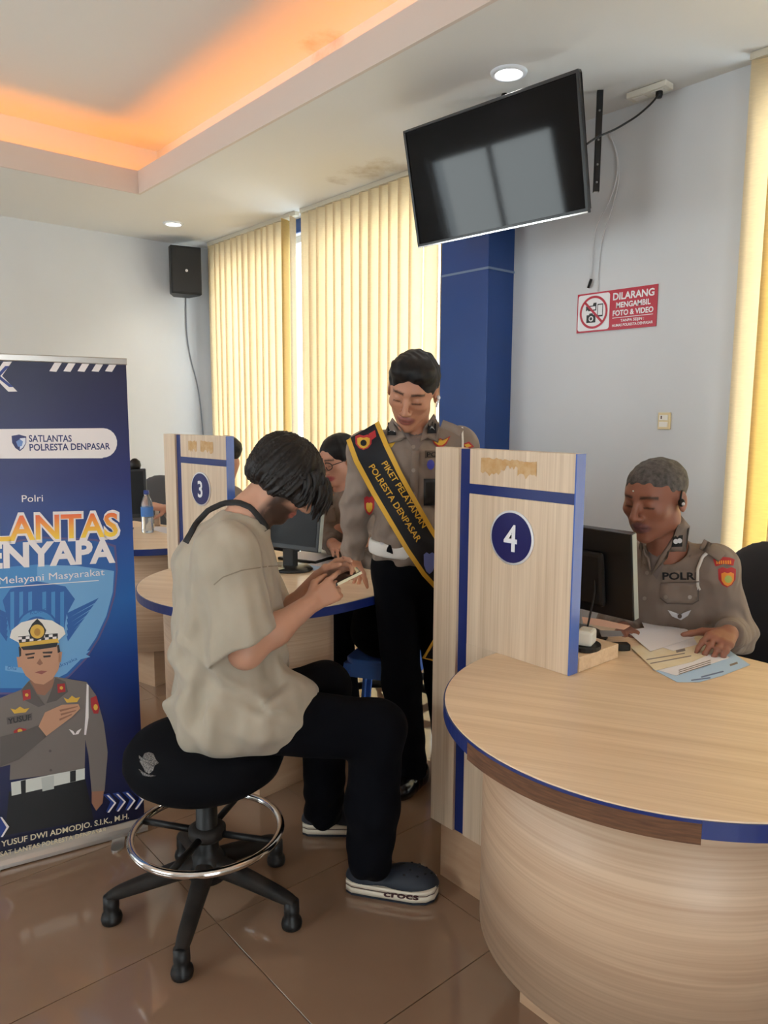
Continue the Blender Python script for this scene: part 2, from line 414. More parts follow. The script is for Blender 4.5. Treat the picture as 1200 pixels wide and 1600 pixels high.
ysn = [1.462-.1*k for k in range(23)]
angs = [radians(-10), radians(-24)]+[radians(-20)]*21
blind(XB+.06, ysn, 'amber and cream vertical blind behind the seated officer at the right edge', angs=angs, mats={k: M_blind2 for k in range(1, 23, 2)})
# ================================================================== service counters
C1, C2 = s2l(202, 176, 148), s2l(226, 204, 178)
M_woodv = grain_mat('laminate_upright', C1, C2, 'z')
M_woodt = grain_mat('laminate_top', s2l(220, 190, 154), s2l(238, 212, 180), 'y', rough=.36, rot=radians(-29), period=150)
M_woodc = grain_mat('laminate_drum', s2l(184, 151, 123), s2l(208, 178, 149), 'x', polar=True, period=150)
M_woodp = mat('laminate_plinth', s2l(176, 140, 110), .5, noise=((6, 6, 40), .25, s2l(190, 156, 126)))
M_band = mat('blue_edge_band', s2l(26, 44, 108), .35)
M_end = mat('blue_laminate_end', s2l(74, 106, 186), .16)  # lightened: the window's reflection is put into this blue
M_ply = mat('bare_ply', s2l(116, 78, 52), .8, noise=((20, 20, 220), .2, s2l(84, 54, 36)))
M_navy = mat('navy_print', s2l(24, 26, 92), .3)
M_wprint = mat('white_print', s2l(232, 232, 236), .4)
M_tape = mat('tape_residue', s2l(196, 152, 96), .6, noise=((40, 40, 40), .12, s2l(206, 170, 124)))
TR = .512; ZT = .81; PX = 0.0
def arcpts(r, a0, a1, n): return [(r*cos(a0+(a1-a0)*k/n), r*sin(a0+(a1-a0)*k/n)) for k in range(n+1)]
def make_counter(number, loc, rz, label, worn, back=.51):
    root = empty('service_counter', (loc[0], loc[1], 0), rz, label, 'counter', 'numbered service counters')
    # top: half round toward the public, straight toward the officer
    outline = arcpts(TR, pi/2, 3*pi/2, 48)+[(back, -TR), (back, TR)]
    MB().prism(outline, ZT-.028, ZT).build('table_top', M_woodt, root, bevel=.0015)
    def band(name, a0, a1, m, r1=TR+.0035, z0=ZT-.036, z1=ZT-.003):
        n = max(3, int(abs(a1-a0)*18)); p = arcpts(r1, a0, a1, n)+arcpts(TR-.004, a1, a0, n)
        return MB().prism(p, z0, z1).build(name, m, root)
    if worn:
        a, b = worn
        band('edge_band', pi/2, a, M_band); band('edge_band', b, 3*pi/2, M_band)
        band('bare_edge', a, b, M_ply, TR+.0025, ZT-.048, ZT-.009)
        band('edge_band', a, b, M_band, TR+.002, ZT-.009, ZT-.003)
    else: band('edge_band', pi/2, 3*pi/2, M_band)
    MB().box(0, back, -TR-.0035, -TR, ZT-.036, ZT-.003).box(back, back+.0035, -TR, TR, ZT-.036, ZT-.003).build('edge_band', M_band, root)
    # curved apron drum
    ro, ri = .415, .397
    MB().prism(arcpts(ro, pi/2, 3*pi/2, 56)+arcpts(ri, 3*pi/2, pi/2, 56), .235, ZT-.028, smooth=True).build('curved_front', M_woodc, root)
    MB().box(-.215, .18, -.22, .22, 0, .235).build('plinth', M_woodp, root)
    MB().box(.0, .018, -.397, .397, .235, ZT-.03).build('inner_board', M_woodv, root)
    # upright number panel
    y0, yb0, yb1, y1 = .262, .629, .668, .767; zt, zb = 1.40, .187; th = .036
    MB().box(-.006, th, yb1, y1, zb, zt).build('post', M_woodv, root, bevel=.0012)
    MB().box(.004, th-.002, yb0, yb1, zb, zt-.002).build('blue_strip', M_band, root)
    zs0, zs1 = 1.268, 1.297
    MB().box(0, th, y0, yb0, zs1, zt).build('head_panel', M_woodv, root, bevel=.0012)
    MB().box(.003, th-.002, y0, yb0, zs0, zs1).build('blue_strip', M_band, root)
    MB().box(0, th, y0, yb0, ZT+.0005, zs0).build('number_panel', M_woodv, root, bevel=.0012)
    MB().box(0, th, .40, yb0, zb, ZT-.03).build('lower_panel', M_woodv, root); MB().box(0, th, TR+.002, yb0, ZT-.03, ZT+.0005).build('lower_panel', M_woodv, root)
    MB().box(-.001, th+.002, y0-.004, y0, ZT+.001, zt).build('panel_end', M_end, root)
    MB().box(.006, .034, .40, .73, 0, zb).build('panel_plinth', M_woodp, root)
    # number plate: pale rim, navy disc, numeral
    yc, zc, r = .463, 1.157, .077
    fx = lambda x: (lambda u, v: (x, yc-u, zc+v))
    pl = MB()
    pl.lathe([(0, 0), (r, 0), (r, .004), (0, .004)], seg=40, fn=lambda p: (-.0005-p[2], yc+p[0], zc+p[1])).build('number_plate', M_wprint, root)
    plate = root.children[-1]
    MB().lathe([(r-.006, 0), (r-.006, .0012), (0, .0012)], seg=40, smooth=False, fn=lambda p: (-.0047-p[2], yc+p[0], zc+p[1])).build('plate_face', M_navy, plate)
    put_text(MB(), number, .105, fx(-.0072), bold=.018, sx=.92).build('numeral', M_wprint, plate)
    return root
def band_angle(px, py, c, z=.79):
    p = fl(px, py, z); return atan2(p[1]-c[1], p[0]-c[0]) % (2*pi)
CA, CB, CC = (1.607, .855), (1.6, 2.62), (1.75, 4.06)
ca = make_counter('4', CA, 0, 'pale wood service counter with number 4 panel and worn half-round table', (band_angle(742, 1165, CA), band_angle(1092, 1285, CA)), .52)
cb = make_counter('3', CB, radians(6), 'pale wood service counter with number 3 panel behind the seated customer', None, .45)
cc = make_counter('2', CC, radians(15), 'pale wood service counter mostly hidden behind the roll-up banner', None, .24)
def patch(root, polys, m=M_tape):
    for P in polys: MB().add([(-.0012, y, z) for y, z in P], [tuple(range(len(P)))]).build('tape_residue', m, root)
random.seed(3)
def torn(ya, yb, za, zb, n=9):
    top = [(ya+(yb-ya)*k/n, zb+random.uniform(-.003, .003)) for k in range(n+1)]
    bot = [(yb+(ya-yb)*k/n, za+random.uniform(-.004, .014)) for k in range(n+1)]
    return top+bot
patch(ca, [torn(.585, .51, 1.325, 1.376), torn(.51, .45, 1.345, 1.374), torn(.45, .385, 1.325, 1.372)])
patch(cb, [torn(.56, .49, 1.325, 1.372), torn(.46, .36, 1.322, 1.374)])
# raised monitor shelf behind the panel of counter 4
MB().box(.045, .235, .258, TR-.005, ZT+.0006, ZT+.042).build('monitor_shelf', M_woodt, ca, bevel=.0015)

# ================================================================== stool
M_black = mat('black_plastic', s2l(17, 16, 17), .45, spec=.35, noise=((30, 30, 30), .3, s2l(24, 23, 23)))
M_blackfab = mat('black_upholstery', s2l(7, 8, 13), .9, spec=.15, bump=((400, 400, 400), .2, .001))
M_chrome = mat('chrome', (.78, .76, .74), .12, metal=1.0)
M_dirty = mat('dusty_black', s2l(24, 21, 20), .65, spec=.3, noise=((14, 14, 14), .2, s2l(44, 38, 34)))
SX, SY = .967, 1.945
st = empty('drafting_stool', (SX, SY, 0), 0, 'black padded drafting stool with chrome foot ring, sat on by the customer', 'stool')
feet = [fl(*p) for p in ((175, 1440), (285, 1525), (456, 1448), (430, 1350), (290, 1345))]
for p in feet:
    a = atan2(p[1]-SY, p[0]-SX); R_ = min(.30, max(.27, math.hypot(p[0]-SX, p[1]-SY)))
    u = np.array([cos(a), sin(a), 0]); v = np.array([-sin(a), cos(a), 0])
    G = []
    prof = [(.0, .135, .034, .030), (.06, .13, .032, .030), (.14, .115, .028, .026), (.22, .098, .025, .022), (.27, .088, .024, .018), (R_+.012, .078, .018, .012)]
    for s_, zc_, hw, hh in prof:
        G.append([tuple(u*s_+v*hw*cx+np.array([0, 0, zc_+hh*cz])) for cx, cz in ((-1, -1), (-.95, .5), (-.6, 1), (.6, 1), (.95, .5), (1, -1), (-1, -1))])
    lg = MB().grid(G).build('base_leg', M_dirty, st)
    md = lg.modifiers.new('sub', 'SUBSURF'); md.levels = 1; md.render_levels = 2
    MB().lathe([(.0, .083), (.022, .083), (.023, .05), (.021, .032), (.028, .026), (.031, .014), (.029, .003), (.02, 0), (0, 0)], c=tuple(u*R_), seg=20).build('glide', M_black, lg)
MB().lathe([(0, .09), (.055, .09), (.06, .14), (.045, .165), (.034, .18), (.03, .45), (.0, .45)], seg=24).build('column', M_black, st)
MB().lathe([(.03, .222), (.052, .222), (.056, .232), (.056, .25), (.045, .258), (.03, .258)], seg=28).build('ring_hub', M_dirty, st)
RR = .222
MB().tube([(RR*cos(2*pi*k/64), RR*sin(2*pi*k/64), .24) for k in range(64)], .0115, 12, closed=True).build('foot_ring', M_chrome, st)
for k in range(4):
    a = radians(35+90*k)
    MB().tube([(.045*cos(a), .045*sin(a), .236), (RR*cos(a), RR*sin(a), .238)], .0105, 10).build('ring_spoke', M_black, st)
seat = MB().lathe([(0, .405), (.12, .405), (.19, .415), (.222, .44), (.236, .475), (.232, .51), (.21, .54), (.16, .556), (.08, .562), (0, .563)], seg=56).build('seat', M_blackfab, st)

# ================================================================== roll-up banner
M_alu = mat('aluminium', s2l(190, 184, 178), .32, metal=.85)
B1_ = fl(229, 1300); ban = empty('rollup_banner', (B1_[0], B1_[1], 0), radians(-10.53), 'blue roll-up banner with a saluting traffic officer, by the stool', 'banner')
BW, BH, BT = .60, .062, 1.665; SHY = .026
MB().prism([(-.0, 0), (.075, 0), (.088, .012), (.088, .03), (.075, .044), (.045, .046), (.028, .04), (.010, .026), (0, .014)], -BW-.01, .006, fn=lambda p: (p[2], p[0], p[1]+.004)).build('cassette', M_alu, ban, bevel=.002)
for u in (-.105, -.5):
    MB().prism(disc_poly(0, 0, .022, .022, 12, pi, 2*pi)+[(.022, .18), (-.022, .18)], 0, .006, fn=lambda p, u=u: (u+p[0]-(.02-p[1])*.25, p[1]-.055, p[2])).build('foot', M_alu, ban)
MB().tube([(-.3, .06, .05), (-.3, .06, BT)], .008, 8).build('pole', M_alu, ban)
MB().box(-BW-.004, .004, SHY-.006, SHY+.012, BT-.008, BT+.014).build('top_rail', M_alu, ban, bevel=.003)
def banner_mat():
    m = bpy.data.materials.new('banner_vinyl'); m.use_nodes = True; nt = m.node_tree; n = nt.nodes; b = n['Principled BSDF']
    b.inputs['Roughness'].default_value = .38
    tc = n.new('ShaderNodeTexCoord'); sp = n.new('ShaderNodeSeparateXYZ'); nt.links.new(tc.outputs['Object'], sp.inputs[0])
    mr_ = n.new('ShaderNodeMapRange'); mr_.inputs['From Min'].default_value = .06; mr_.inputs['From Max'].default_value = BT
    nt.links.new(sp.outputs['Z'], mr_.inputs['Value'])
    rp = n.new('ShaderNodeValToRGB'); cr = rp.color_ramp; cr.elements[0].position = 0; cr.elements[1].position = 1
    cr.elements[0].color = (*s2l(7, 11, 46), 1); cr.elements[1].color = (*s2l(20, 18, 58), 1)
    for p, c in ((.2, (8, 18, 74)), (.36, (12, 50, 124)), (.50, (18, 92, 166)), (.62, (22, 72, 148)), (.76, (24, 34, 104)), (.9, (22, 22, 76))):
        e = cr.elements.new(p); e.color = (*s2l(*c), 1)
    nt.links.new(mr_.outputs[0], rp.inputs[0]); nt.links.new(rp.outputs[0], b.inputs['Base Color']); return m
MB().box(-BW, 0, SHY, SHY+.004, .045, BT).build('printed_sheet', banner_mat(), ban)
sheet = ban.children[-1]
_bd = np.array([cos(radians(-10.53)), sin(radians(-10.53)), 0]); _bn = np.array([-_bd[1], _bd[0], 0]); _bo = B1_+_bn*SHY
def buv(px, py):
    """photo point -> banner sheet coordinates (u along the sheet, height)"""
    d = ray(px, py); p = CP+((_bo-CP) @ _bn)/(d @ _bn)*d; return float((p-_bo) @ _bd), float(p[2])
LAY = [0]
def bpoly(name, polys, m, px=True, parent=None):
    LAY[0] += 1; y = SHY-.00012*LAY[0]; mb = MB()
    for P in polys:
        Q = [buv(*p) if px else p for p in P]
        MB().add([(u, y, v) for u, v in Q], [tuple(range(len(Q)))]).build(name, m, parent or sheet)
def btext(name, txt, p0, p1, size, m, bold=0.0, sx=1.0, italic=0.0, fit=True):
    """lettering whose baseline middle runs from photo point p0 to p1"""
    LAY[0] += 1; y = SHY-.00012*LAY[0]; a = np.array(buv(*p0)); b_ = np.array(buv(*p1)); L = np.linalg.norm(b_-a); e = (b_-a)/L
    V, Fc = text_geo(txt, size, bold, 'LEFT', sx); w0 = min(v[0] for v in V); w1 = max(v[0] for v in V); k = L/(w1-w0) if fit else 1
    mb = MB(); mb.add([(a[0]+(u-w0)*k*e[0]-v*e[1]+v*italic, y, a[1]+(u-w0)*k*e[1]+v*e[0]) for u, v in V], Fc)
    return mb.build(name, m, sheet)
def pm(r, g, b, rough=.42): return mat('print_%d_%d_%d' % (r, g, b), s2l(r, g, b), rough)
# ---- banner print (flat vinyl print on the sheet)
W_ = pm(236, 226, 224); px2 = .00222
for k, x in enumerate((77, 99, 121, 143, 164)): pass
bpoly('print_stripes', [[(x, 580), (x+11, 562), (x+22, 563), (x+11, 581)] for x in (77, 99, 121, 143, 164)], W_)
btext('print_letter', 'K', (-14, 588), (25, 588), 37*px2/.7, W_, .05); btext('print_letter', 'K', (-11, 588), (20, 588), 30*px2/.7, pm(40, 54, 126), .0)
pill = [(-190, 672), (160, 669)]+[(161+22*sin(a), 692-23*cos(a)) for a in np.linspace(0, pi, 12)]+[(160, 716), (-190, 717)]
bpoly('print_label_strip', [pill], W_)
NV = pm(28, 34, 96)
btext('print_letters', 'SATLANTAS', (45, 685), (112, 685), 9.5*px2/.7, NV, .02); btext('print_letters', 'POLRESTA DENPASAR', (46, 699), (172, 697), 9.5*px2/.7, NV, .02)
bpoly('print_crest', [[(18, 681), (30, 679), (41, 682), (41, 692), (37, 700), (31, 705), (24, 700), (19, 692)]], NV); bpoly('print_crest', [[(31, 685), (40, 684), (40, 692), (36, 699), (31, 703)]], pm(225, 228, 240)); bpoly('print_crest', [[(25, 690), (31, 686), (36, 690), (34, 697), (28, 698)]], pm(110, 140, 200))
btext('print_letters', 'Polri', (34, 779), (67, 778), 10*px2/.7, W_)
# large pale crest behind the lettering
LB = pm(66, 136, 196); LB2 = pm(112, 166, 212); DB = pm(34, 92, 164); RIM = pm(90, 80, 130)
sh = [(-150, 905), (-60, 860), (60, 838), (150, 842), (181, 852), (184, 890), (180, 930), (170, 965), (155, 998), (135, 1030), (108, 1058), (60, 1085), (-60, 1085), (-150, 1000)]
bpoly('print_crest_rim', [sh], RIM); bpoly('print_crest_field', [[(60+(x-60)*.975, 960+(y-960)*.975) for x, y in sh]], DB)
bpoly('print_crest_field', [[(-150, 915), (-40, 890), (58, 882), (58, 1075), (-60, 1075), (-140, 1000)]], LB); bpoly('print_crest_field', [[(58, 882), (120, 884), (178, 892), (176, 925), (166, 962), (150, 996), (130, 1026), (104, 1052), (58, 1075)]], LB2)
bpoly('print_emblem', [[(4, 938), (16, 920), (58, 908), (102, 916), (117, 936), (104, 960), (100, 985), (58, 1000), (16, 990), (10, 960)]], DB)
bpoly('print_emblem', [[(x, 925), (x+6, 924), (x+6, 985), (x, 986)] for x in (16, 30, 44, 66, 80, 94)], LB)
for sx in (1, -1):
    bpoly('print_wing', [[(58+sx*46, 958+k*9), (58+sx*(96-k*7), 934+k*10), (58+sx*(90-k*7), 942+k*10), (58+sx*48, 966+k*9)] for k in range(5)], DB)
ringp = lambda r: [(58+r*cos(a), 985+r*sin(a)) for a in np.linspace(0, 2*pi, 30, endpoint=False)]
bpoly('print_ring', [ringp(34)], DB); bpoly('print_ring', [ringp(31)], LB); bpoly('print_ring', [ringp(22)], DB); btext('print_letters', 'KORPS', (47, 957), (72, 953), 6*px2/.7, DB)
bpoly('print_scroll', [[(8, 1040), (40, 1044), (40, 1052), (8, 1047)], [(88, 1036), (122, 1022), (124, 1031), (90, 1046)], [(124, 1020), (141, 1016), (134, 1022), (141, 1026), (125, 1030)]], LB2); btext('print_letters', 'Dha', (12, 1043), (26, 1044), 5*px2/.7, DB); btext('print_letters', 'aksyaka', (90, 1041), (120, 1028), 5*px2/.7, DB)
def grad_mat(name, z0, z1, c0, c1):
    m = mat(name, c0, .42); nt = m.node_tree; n = nt.nodes; tc = n.new('ShaderNodeTexCoord'); sp = n.new('ShaderNodeSeparateXYZ'); mr_ = n.new('ShaderNodeMapRange'); rp = n.new('ShaderNodeValToRGB')
    mr_.inputs['From Min'].default_value = z0; mr_.inputs['From Max'].default_value = z1; rp.color_ramp.elements[0].color = (*c0, 1); rp.color_ramp.elements[1].color = (*c1, 1)
    nt.links.new(tc.outputs['Object'], sp.inputs[0]); nt.links.new(sp.outputs['Z'], mr_.inputs['Value']); nt.links.new(mr_.outputs[0], rp.inputs[0]); nt.links.new(rp.outputs[0], n['Principled BSDF'].inputs['Base Color']); return m
zt_ = buv(100, 806)[1]; zb_ = buv(100, 840)[1]
btext('print_title', 'LANTAS', (-14, 826), (188, 819), 39*px2/.7, W_, .065); btext('print_title', 'LANTAS', (-10, 826), (184, 819), 35*px2/.7, grad_mat('print_sunset', zb_, zt_, s2l(248, 206, 60), s2l(240, 110, 56)), .022)
btext('print_title', 'ENYAPA', (-24, 869), (180, 860), 34*px2/.7, W_, .04)
btext('print_letters', 'Melayani Masyarakat', (-2, 907), (163, 893), 10.5*px2/.7, W_)
bpoly('print_rule', [[(-60, 921.5), (154, 906), (154, 907.3), (-60, 923)]], W_)
# printed figure with cap
GR = pm(120, 110, 104); GRD = pm(92, 84, 80); SKN = pm(196, 146, 116); SKD = pm(150, 104, 82); BK = pm(14, 14, 18); GD = pm(222, 176, 70); RD = pm(170, 44, 48)
bpoly('print_figure', [[(14, 1236), (132, 1212), (146, 1280), (8, 1304)]], BK)
bpoly('print_figure', [[(-60, 1110), (0, 1090), (33, 1077), (45, 1063), (87, 1057), (135, 1065), (150, 1086), (162, 1130), (168, 1175), (163, 1236), (143, 1238), (138, 1180), (133, 1155), (132, 1203), (15, 1218), (16, 1194), (0, 1198), (-60, 1190)]], GR)
bpoly('print_figure', [[(143, 1236), (162, 1235), (160, 1254), (150, 1266), (143, 1254)]], SKD)
bpoly('print_figure', [[(46, 1062), (84, 1057), (84, 1070), (70, 1086), (58, 1084)]], SKD)
bpoly('print_figure', [[(29, 1010), (92, 1007), (95, 1026), (91, 1046), (82, 1060), (68, 1069), (54, 1067), (40, 1055), (31, 1038)], [(26, 1026), (31, 1026), (33, 1042), (28, 1042)], [(92, 1018), (97, 1018), (95, 1034), (91, 1034)]], SKN)
bpoly('print_figure', [[(39, 1021), (54, 1019), (54, 1021.5), (40, 1024)], [(66, 1018), (82, 1017), (81, 1020.5), (67, 1020.5)], [(42, 1027), (53, 1025), (53, 1028), (43, 1029)], [(67, 1024), (79, 1023), (79, 1026), (68, 1027)], [(29, 1010), (33, 1010), (33, 1024), (30, 1026)], [(89, 1008), (92, 1007), (94, 1018), (90, 1020)]], pm(40, 28, 26))
bpoly('print_figure', [[(54, 1050), (64, 1047), (74, 1048), (65, 1053)]], pm(150, 86, 78)); bpoly('print_figure', [[(57, 1036), (62, 1028), (67, 1036), (62, 1039)]], SKD)
bpoly('print_cap', [[(15, 996), (18, 984), (33, 972), (57, 966), (81, 969), (99, 980), (102, 990), (91, 1000), (30, 1004)]], pm(232, 226, 218))
bpoly('print_cap', [[(28, 994), (90, 989), (90, 1000), (30, 1005)]], BK); bpoly('print_cap', [[(28+6*k, 995-.5*k+(4 if k % 2 else 0)), (34+6*k, 994.5-.5*k+(4 if k % 2 else 0)), (34+6*k, 998.5-.5*k+(4 if k % 2 else 0)), (28+6*k, 999-.5*k+(4 if k % 2 else 0))] for k in range(10)], W_)
bpoly('print_cap', [[(29, 1004), (90, 997), (92, 1004), (62, 1010), (32, 1012)]], GD); bpoly('print_cap', [[(32, 1010), (90, 1003), (88, 1010), (62, 1014), (36, 1015)]], BK)
bpoly('print_cap', [[(44, 985), (50, 974), (58, 966), (66, 974), (72, 984), (68, 996), (58, 1000), (48, 996)]], BK); bpoly('print_cap', [disc_poly(58, 986, 11, 11, 20)], GD); bpoly('print_cap', [disc_poly(58, 987, 5, 6, 12)], pm(180, 130, 50))
bpoly('print_figure', [[(45, 1064), (58, 1086), (70, 1100), (60, 1104), (36, 1092), (33, 1078)], [(86, 1058), (80, 1078), (72, 1098), (88, 1094), (106, 1080), (102, 1064)]], GRD)
bpoly('print_badge', [[(35, 1078), (47, 1076), (48, 1091), (36, 1094)], [(89, 1068), (101, 1067), (102, 1080), (90, 1082)]], RD); bpoly('print_badge', [disc_poly(41.5, 1085, 3, 3, 5), disc_poly(95.5, 1074, 3, 3, 5)], GD)
bpoly('print_badge', [wings_ for wings_ in ([(16, 1106), (24, 1108), (31, 1103), (38, 1107), (46, 1105), (40, 1112), (22, 1114)], [(99, 1089), (106, 1092), (112, 1086), (118, 1090), (125, 1088), (120, 1096), (104, 1097)])], GD)
bpoly('print_badge', [[(21, 1141), (30, 1136), (41, 1138), (40, 1145), (31, 1147), (22, 1147)], [(141, 1090), (150, 1086), (155, 1104), (153, 1114), (146, 1114), (142, 1104)]], RD); bpoly('print_badge', [disc_poly(31, 1141, 4, 3.5, 8), disc_poly(149, 1104, 3.5, 5, 8)], GD)
bpoly('print_badge', [[(107, 1138), (114, 1141), (117, 1146), (120, 1141), (127, 1137), (122, 1146), (114, 1147)]], W_)
bpoly('print_tape', [[(10, 1120), (50, 1113), (50, 1124), (11, 1131)]], GRD); btext('print_letters', 'YUSUF', (12, 1126), (48, 1119), 8*px2/.7, BK, .03)
bpoly('print_figure', [[(0, 1150), (40, 1140), (62, 1131), (72, 1150), (30, 1185), (0, 1197)]], GRD)
bpoly('print_figure', [[(60, 1134), (70, 1112), (97, 1100), (122, 1099), (125, 1106), (112, 1119), (92, 1134), (72, 1149)]], SKN); bpoly('print_figure', [[(92, 1108), (121, 1102), (121, 1103.5), (94, 1111)], [(94, 1114), (119, 1108), (118, 1110), (95, 1117)], [(92, 1122), (112, 1114), (112, 1116), (93, 1125)]], SKD)
bpoly('print_cord', [[(135, 1067), (138, 1070), (138, 1120), (134, 1147), (131, 1147), (133, 1118)]], W_)
bpoly('print_belt', [[(17, 1221), (132, 1199), (132, 1216), (18, 1242)]], pm(214, 214, 206)); bpoly('print_belt', [[(32, 1219), (40, 1217), (40, 1238), (33, 1239)], [(109, 1204), (118, 1202), (118, 1219), (109, 1221)]], BK); bpoly('print_belt', [[(64, 1214), (84, 1210), (84, 1231), (66, 1235)]], pm(188, 190, 184))
bpoly('print_buttons', [disc_poly(78, 1172, 2.2, 2.2, 8), disc_poly(79, 1202, 2.2, 2.2, 8)], GRD)
ch = lambda x, y, s: [(x, y), (x+10*s, y-2), (x+20*s, y+10), (x+12*s, y+26), (x+5*s, y+27), (x+12*s, y+11)]
bpoly('print_chevrons', [ch(x, 1240-(x-160)*.12, 1) for x in (160, 175, 190, 205)], pm(34, 58, 130)); bpoly('print_chevrons', [[(x+6, y), (x+9, y), (x+21, y+12), (x+10, y+27), (x+7, y+27), (x+18, y+12)] for x in (160, 175, 190, 203) for y in (1241-(x-160)*.12,)], W_)
bpoly('print_chevrons', [[(-30, 1280), (2, 1274), (14, 1290), (4, 1306), (-30, 1310)]], pm(34, 58, 130)); bpoly('print_chevrons', [[(0, 1275), (3, 1275), (14, 1290), (4, 1306), (1, 1306), (10, 1291)]], W_)
CRM = pm(226, 212, 180)
btext('print_letters', 'L YUSUF DWI ADMODJO. S.I.K., M.H.', (-8, 1319), (201, 1273), 9*px2/.7, CRM, .015); btext('print_letters', 'SAT LANTAS POLRESTA DENPASAR', (0, 1333), (166, 1294), 7.5*px2/.7, CRM, .01)
# ================================================================== smooth figure modelling (signed distance fields -> one mesh)
f4 = np.float32
def v3(*a): return np.array(a, float)
def rcone(P, a, b, ra, rb):
    a = np.asarray(a, f4); b = np.asarray(b, f4); ab = b-a; t = np.clip(((P-a) @ ab)/max(float(ab @ ab), 1e-9), 0, 1)
    return np.linalg.norm(P-a-t[:, None]*ab, axis=1)-(ra+t*(rb-ra))
def ellip(P, c, r, R=None):
    q = P-np.asarray(c, f4)
    if R is not None: q = q @ np.asarray(R, f4)
    r = np.asarray(r, f4); k0 = np.linalg.norm(q/r, axis=1); k1 = np.linalg.norm(q/(r*r), axis=1)+1e-6
    return k0*(k0-1)/k1
def smin(a, b, k):
    h = np.clip(.5+.5*(b-a)/k, 0, 1); return b+(a-b)*h-k*h*(1-h)
def smax(a, b, k): return -smin(-a, -b, k)
def half(P, p0, n): return (P-np.asarray(p0, f4)) @ np.asarray(n, f4)
def union(P, prims, k):
    """prims: ('c', a, b, ra, rb) or ('e', c, r, R)"""
    d = None
    for p in prims:
        q = rcone(P, *p[1:]) if p[0] == 'c' else ellip(P, *p[1:])
        d = q if d is None else smin(d, q, k)
    return d
_rng = np.random.RandomState(5)
_W = _rng.normal(size=(10, 3)).astype(f4); _W /= np.linalg.norm(_W, axis=1)[:, None]; _PH = _rng.uniform(0, 6.28, 10).astype(f4)
def wob(P, freq, n=6, seed=0):
    s = 0
    for i in range(n):
        j = (i+seed) % 10; s = s+np.sin(P @ _W[j]*f4(freq*(1+.23*i))+_PH[(j*3+seed) % 10]+1.3*np.sin(P @ _W[(j+4) % 10]*f4(freq*.5)))
    return s/n
def sdf_mesh(fn, lo, hi, h):
    lo = np.array(lo, float); hi = np.array(hi, float); B = 8
    nb = np.ceil((hi-lo)/(h*B)).astype(int); N = nb*B+1
    bc = np.stack(np.meshgrid(*[np.arange(k) for k in nb], indexing='ij'), -1).reshape(-1, 3)
    ctr = (lo+(bc+.5)*B*h).astype(f4); dc = fn(ctr); act = np.abs(dc) < h*B*1.15
    Fd = np.zeros(tuple(N), f4)
    for (i, j, k), dv in zip(bc[~act], dc[~act]):
        if dv < 0: Fd[i*B:i*B+B+1, j*B:j*B+B+1, k*B:k*B+B+1] = -1
        else: Fd[i*B:i*B+B+1, j*B:j*B+B+1, k*B:k*B+B+1] = np.where(Fd[i*B:i*B+B+1, j*B:j*B+B+1, k*B:k*B+B+1] < 0, -1, 1)
    g = np.stack(np.meshgrid(*[np.arange(B+1)]*3, indexing='ij'), -1).reshape(-1, 3)
    ab = bc[act]
    for s in range(0, len(ab), 400):
        blk = ab[s:s+400]; idx = (blk[:, None, :]*B+g[None]).reshape(-1, 3)
        Fd[idx[:, 0], idx[:, 1], idx[:, 2]] = fn((lo+idx*h).astype(f4))
    Fd[Fd == 0] = 1e-6
    S = Fd < 0
    cnt = np.zeros(tuple(N-1), np.uint8)
    sl = [slice(0, -1), slice(1, None)]
    for a in (0, 1):
        for b in (0, 1):
            for c in (0, 1): cnt += S[sl[a], sl[b], sl[c]]
    cells = np.argwhere((cnt > 0) & (cnt < 8)); vid = -np.ones(tuple(N-1), np.int64); vid[cells[:, 0], cells[:, 1], cells[:, 2]] = np.arange(len(cells))
    acc = np.zeros((len(cells), 3)); num = np.zeros(len(cells))
    cor = [(a, b, c) for a in (0, 1) for b in (0, 1) for c in (0, 1)]
    for c0 in cor:
        for ax in range(3):
            if c0[ax]: continue
            c1 = list(c0); c1[ax] = 1
            A = Fd[cells[:, 0]+c0[0], cells[:, 1]+c0[1], cells[:, 2]+c0[2]]; Bv = Fd[cells[:, 0]+c1[0], cells[:, 1]+c1[1], cells[:, 2]+c1[2]]
            m = (A < 0) != (Bv < 0); t = np.where(m, A/np.where(m, A-Bv, 1), 0); t = np.clip(t, 0, 1)
            p = np.tile(np.array(c0, float), (len(cells), 1)); p[:, ax] += t; acc += p*m[:, None]; num += m
    V = lo+(cells+acc/num[:, None])*h
    Q = []
    for ax in range(3):
        o1, o2 = [(1, 2), (2, 0), (0, 1)][ax]
        sA = [slice(0, -1)]*3; sB = [slice(0, -1)]*3; sB[ax] = slice(1, None); 
        for o in (o1, o2): sA[o] = slice(1, -1); sB[o] = slice(1, -1)
        a_, b_ = S[tuple(sA)], S[tuple(sB)]; e = np.argwhere(a_ != b_)
        if not len(e): continue
        flip = a_[e[:, 0], e[:, 1], e[:, 2]]
        e = e.copy(); e[:, o1] += 1; e[:, o2] += 1
        q = []
        for d1, d2 in ((1, 1), (0, 1), (0, 0), (1, 0)):
            c = e.copy(); c[:, o1] -= d1; c[:, o2] -= d2; q.append(vid[c[:, 0], c[:, 1], c[:, 2]])
        q = np.stack(q, 1); q[~flip] = q[~flip][:, ::-1]; Q.append(q)
    Q = np.concatenate(Q); Q = Q[(Q >= 0).all(1)]
    return V, Q
def smooth_pts(V, Q, it=1):
    for _ in range(it):
        acc = np.zeros_like(V); n = np.zeros(len(V))
        for k in range(4):
            a, b = Q[:, k], Q[:, (k+1) % 4]
            np.add.at(acc, a, V[b]); np.add.at(acc, b, V[a]); np.add.at(n, a, 1); np.add.at(n, b, 1)
        V = V*.5+.5*acc/np.maximum(n, 1)[:, None]
    return V
TREES = {}
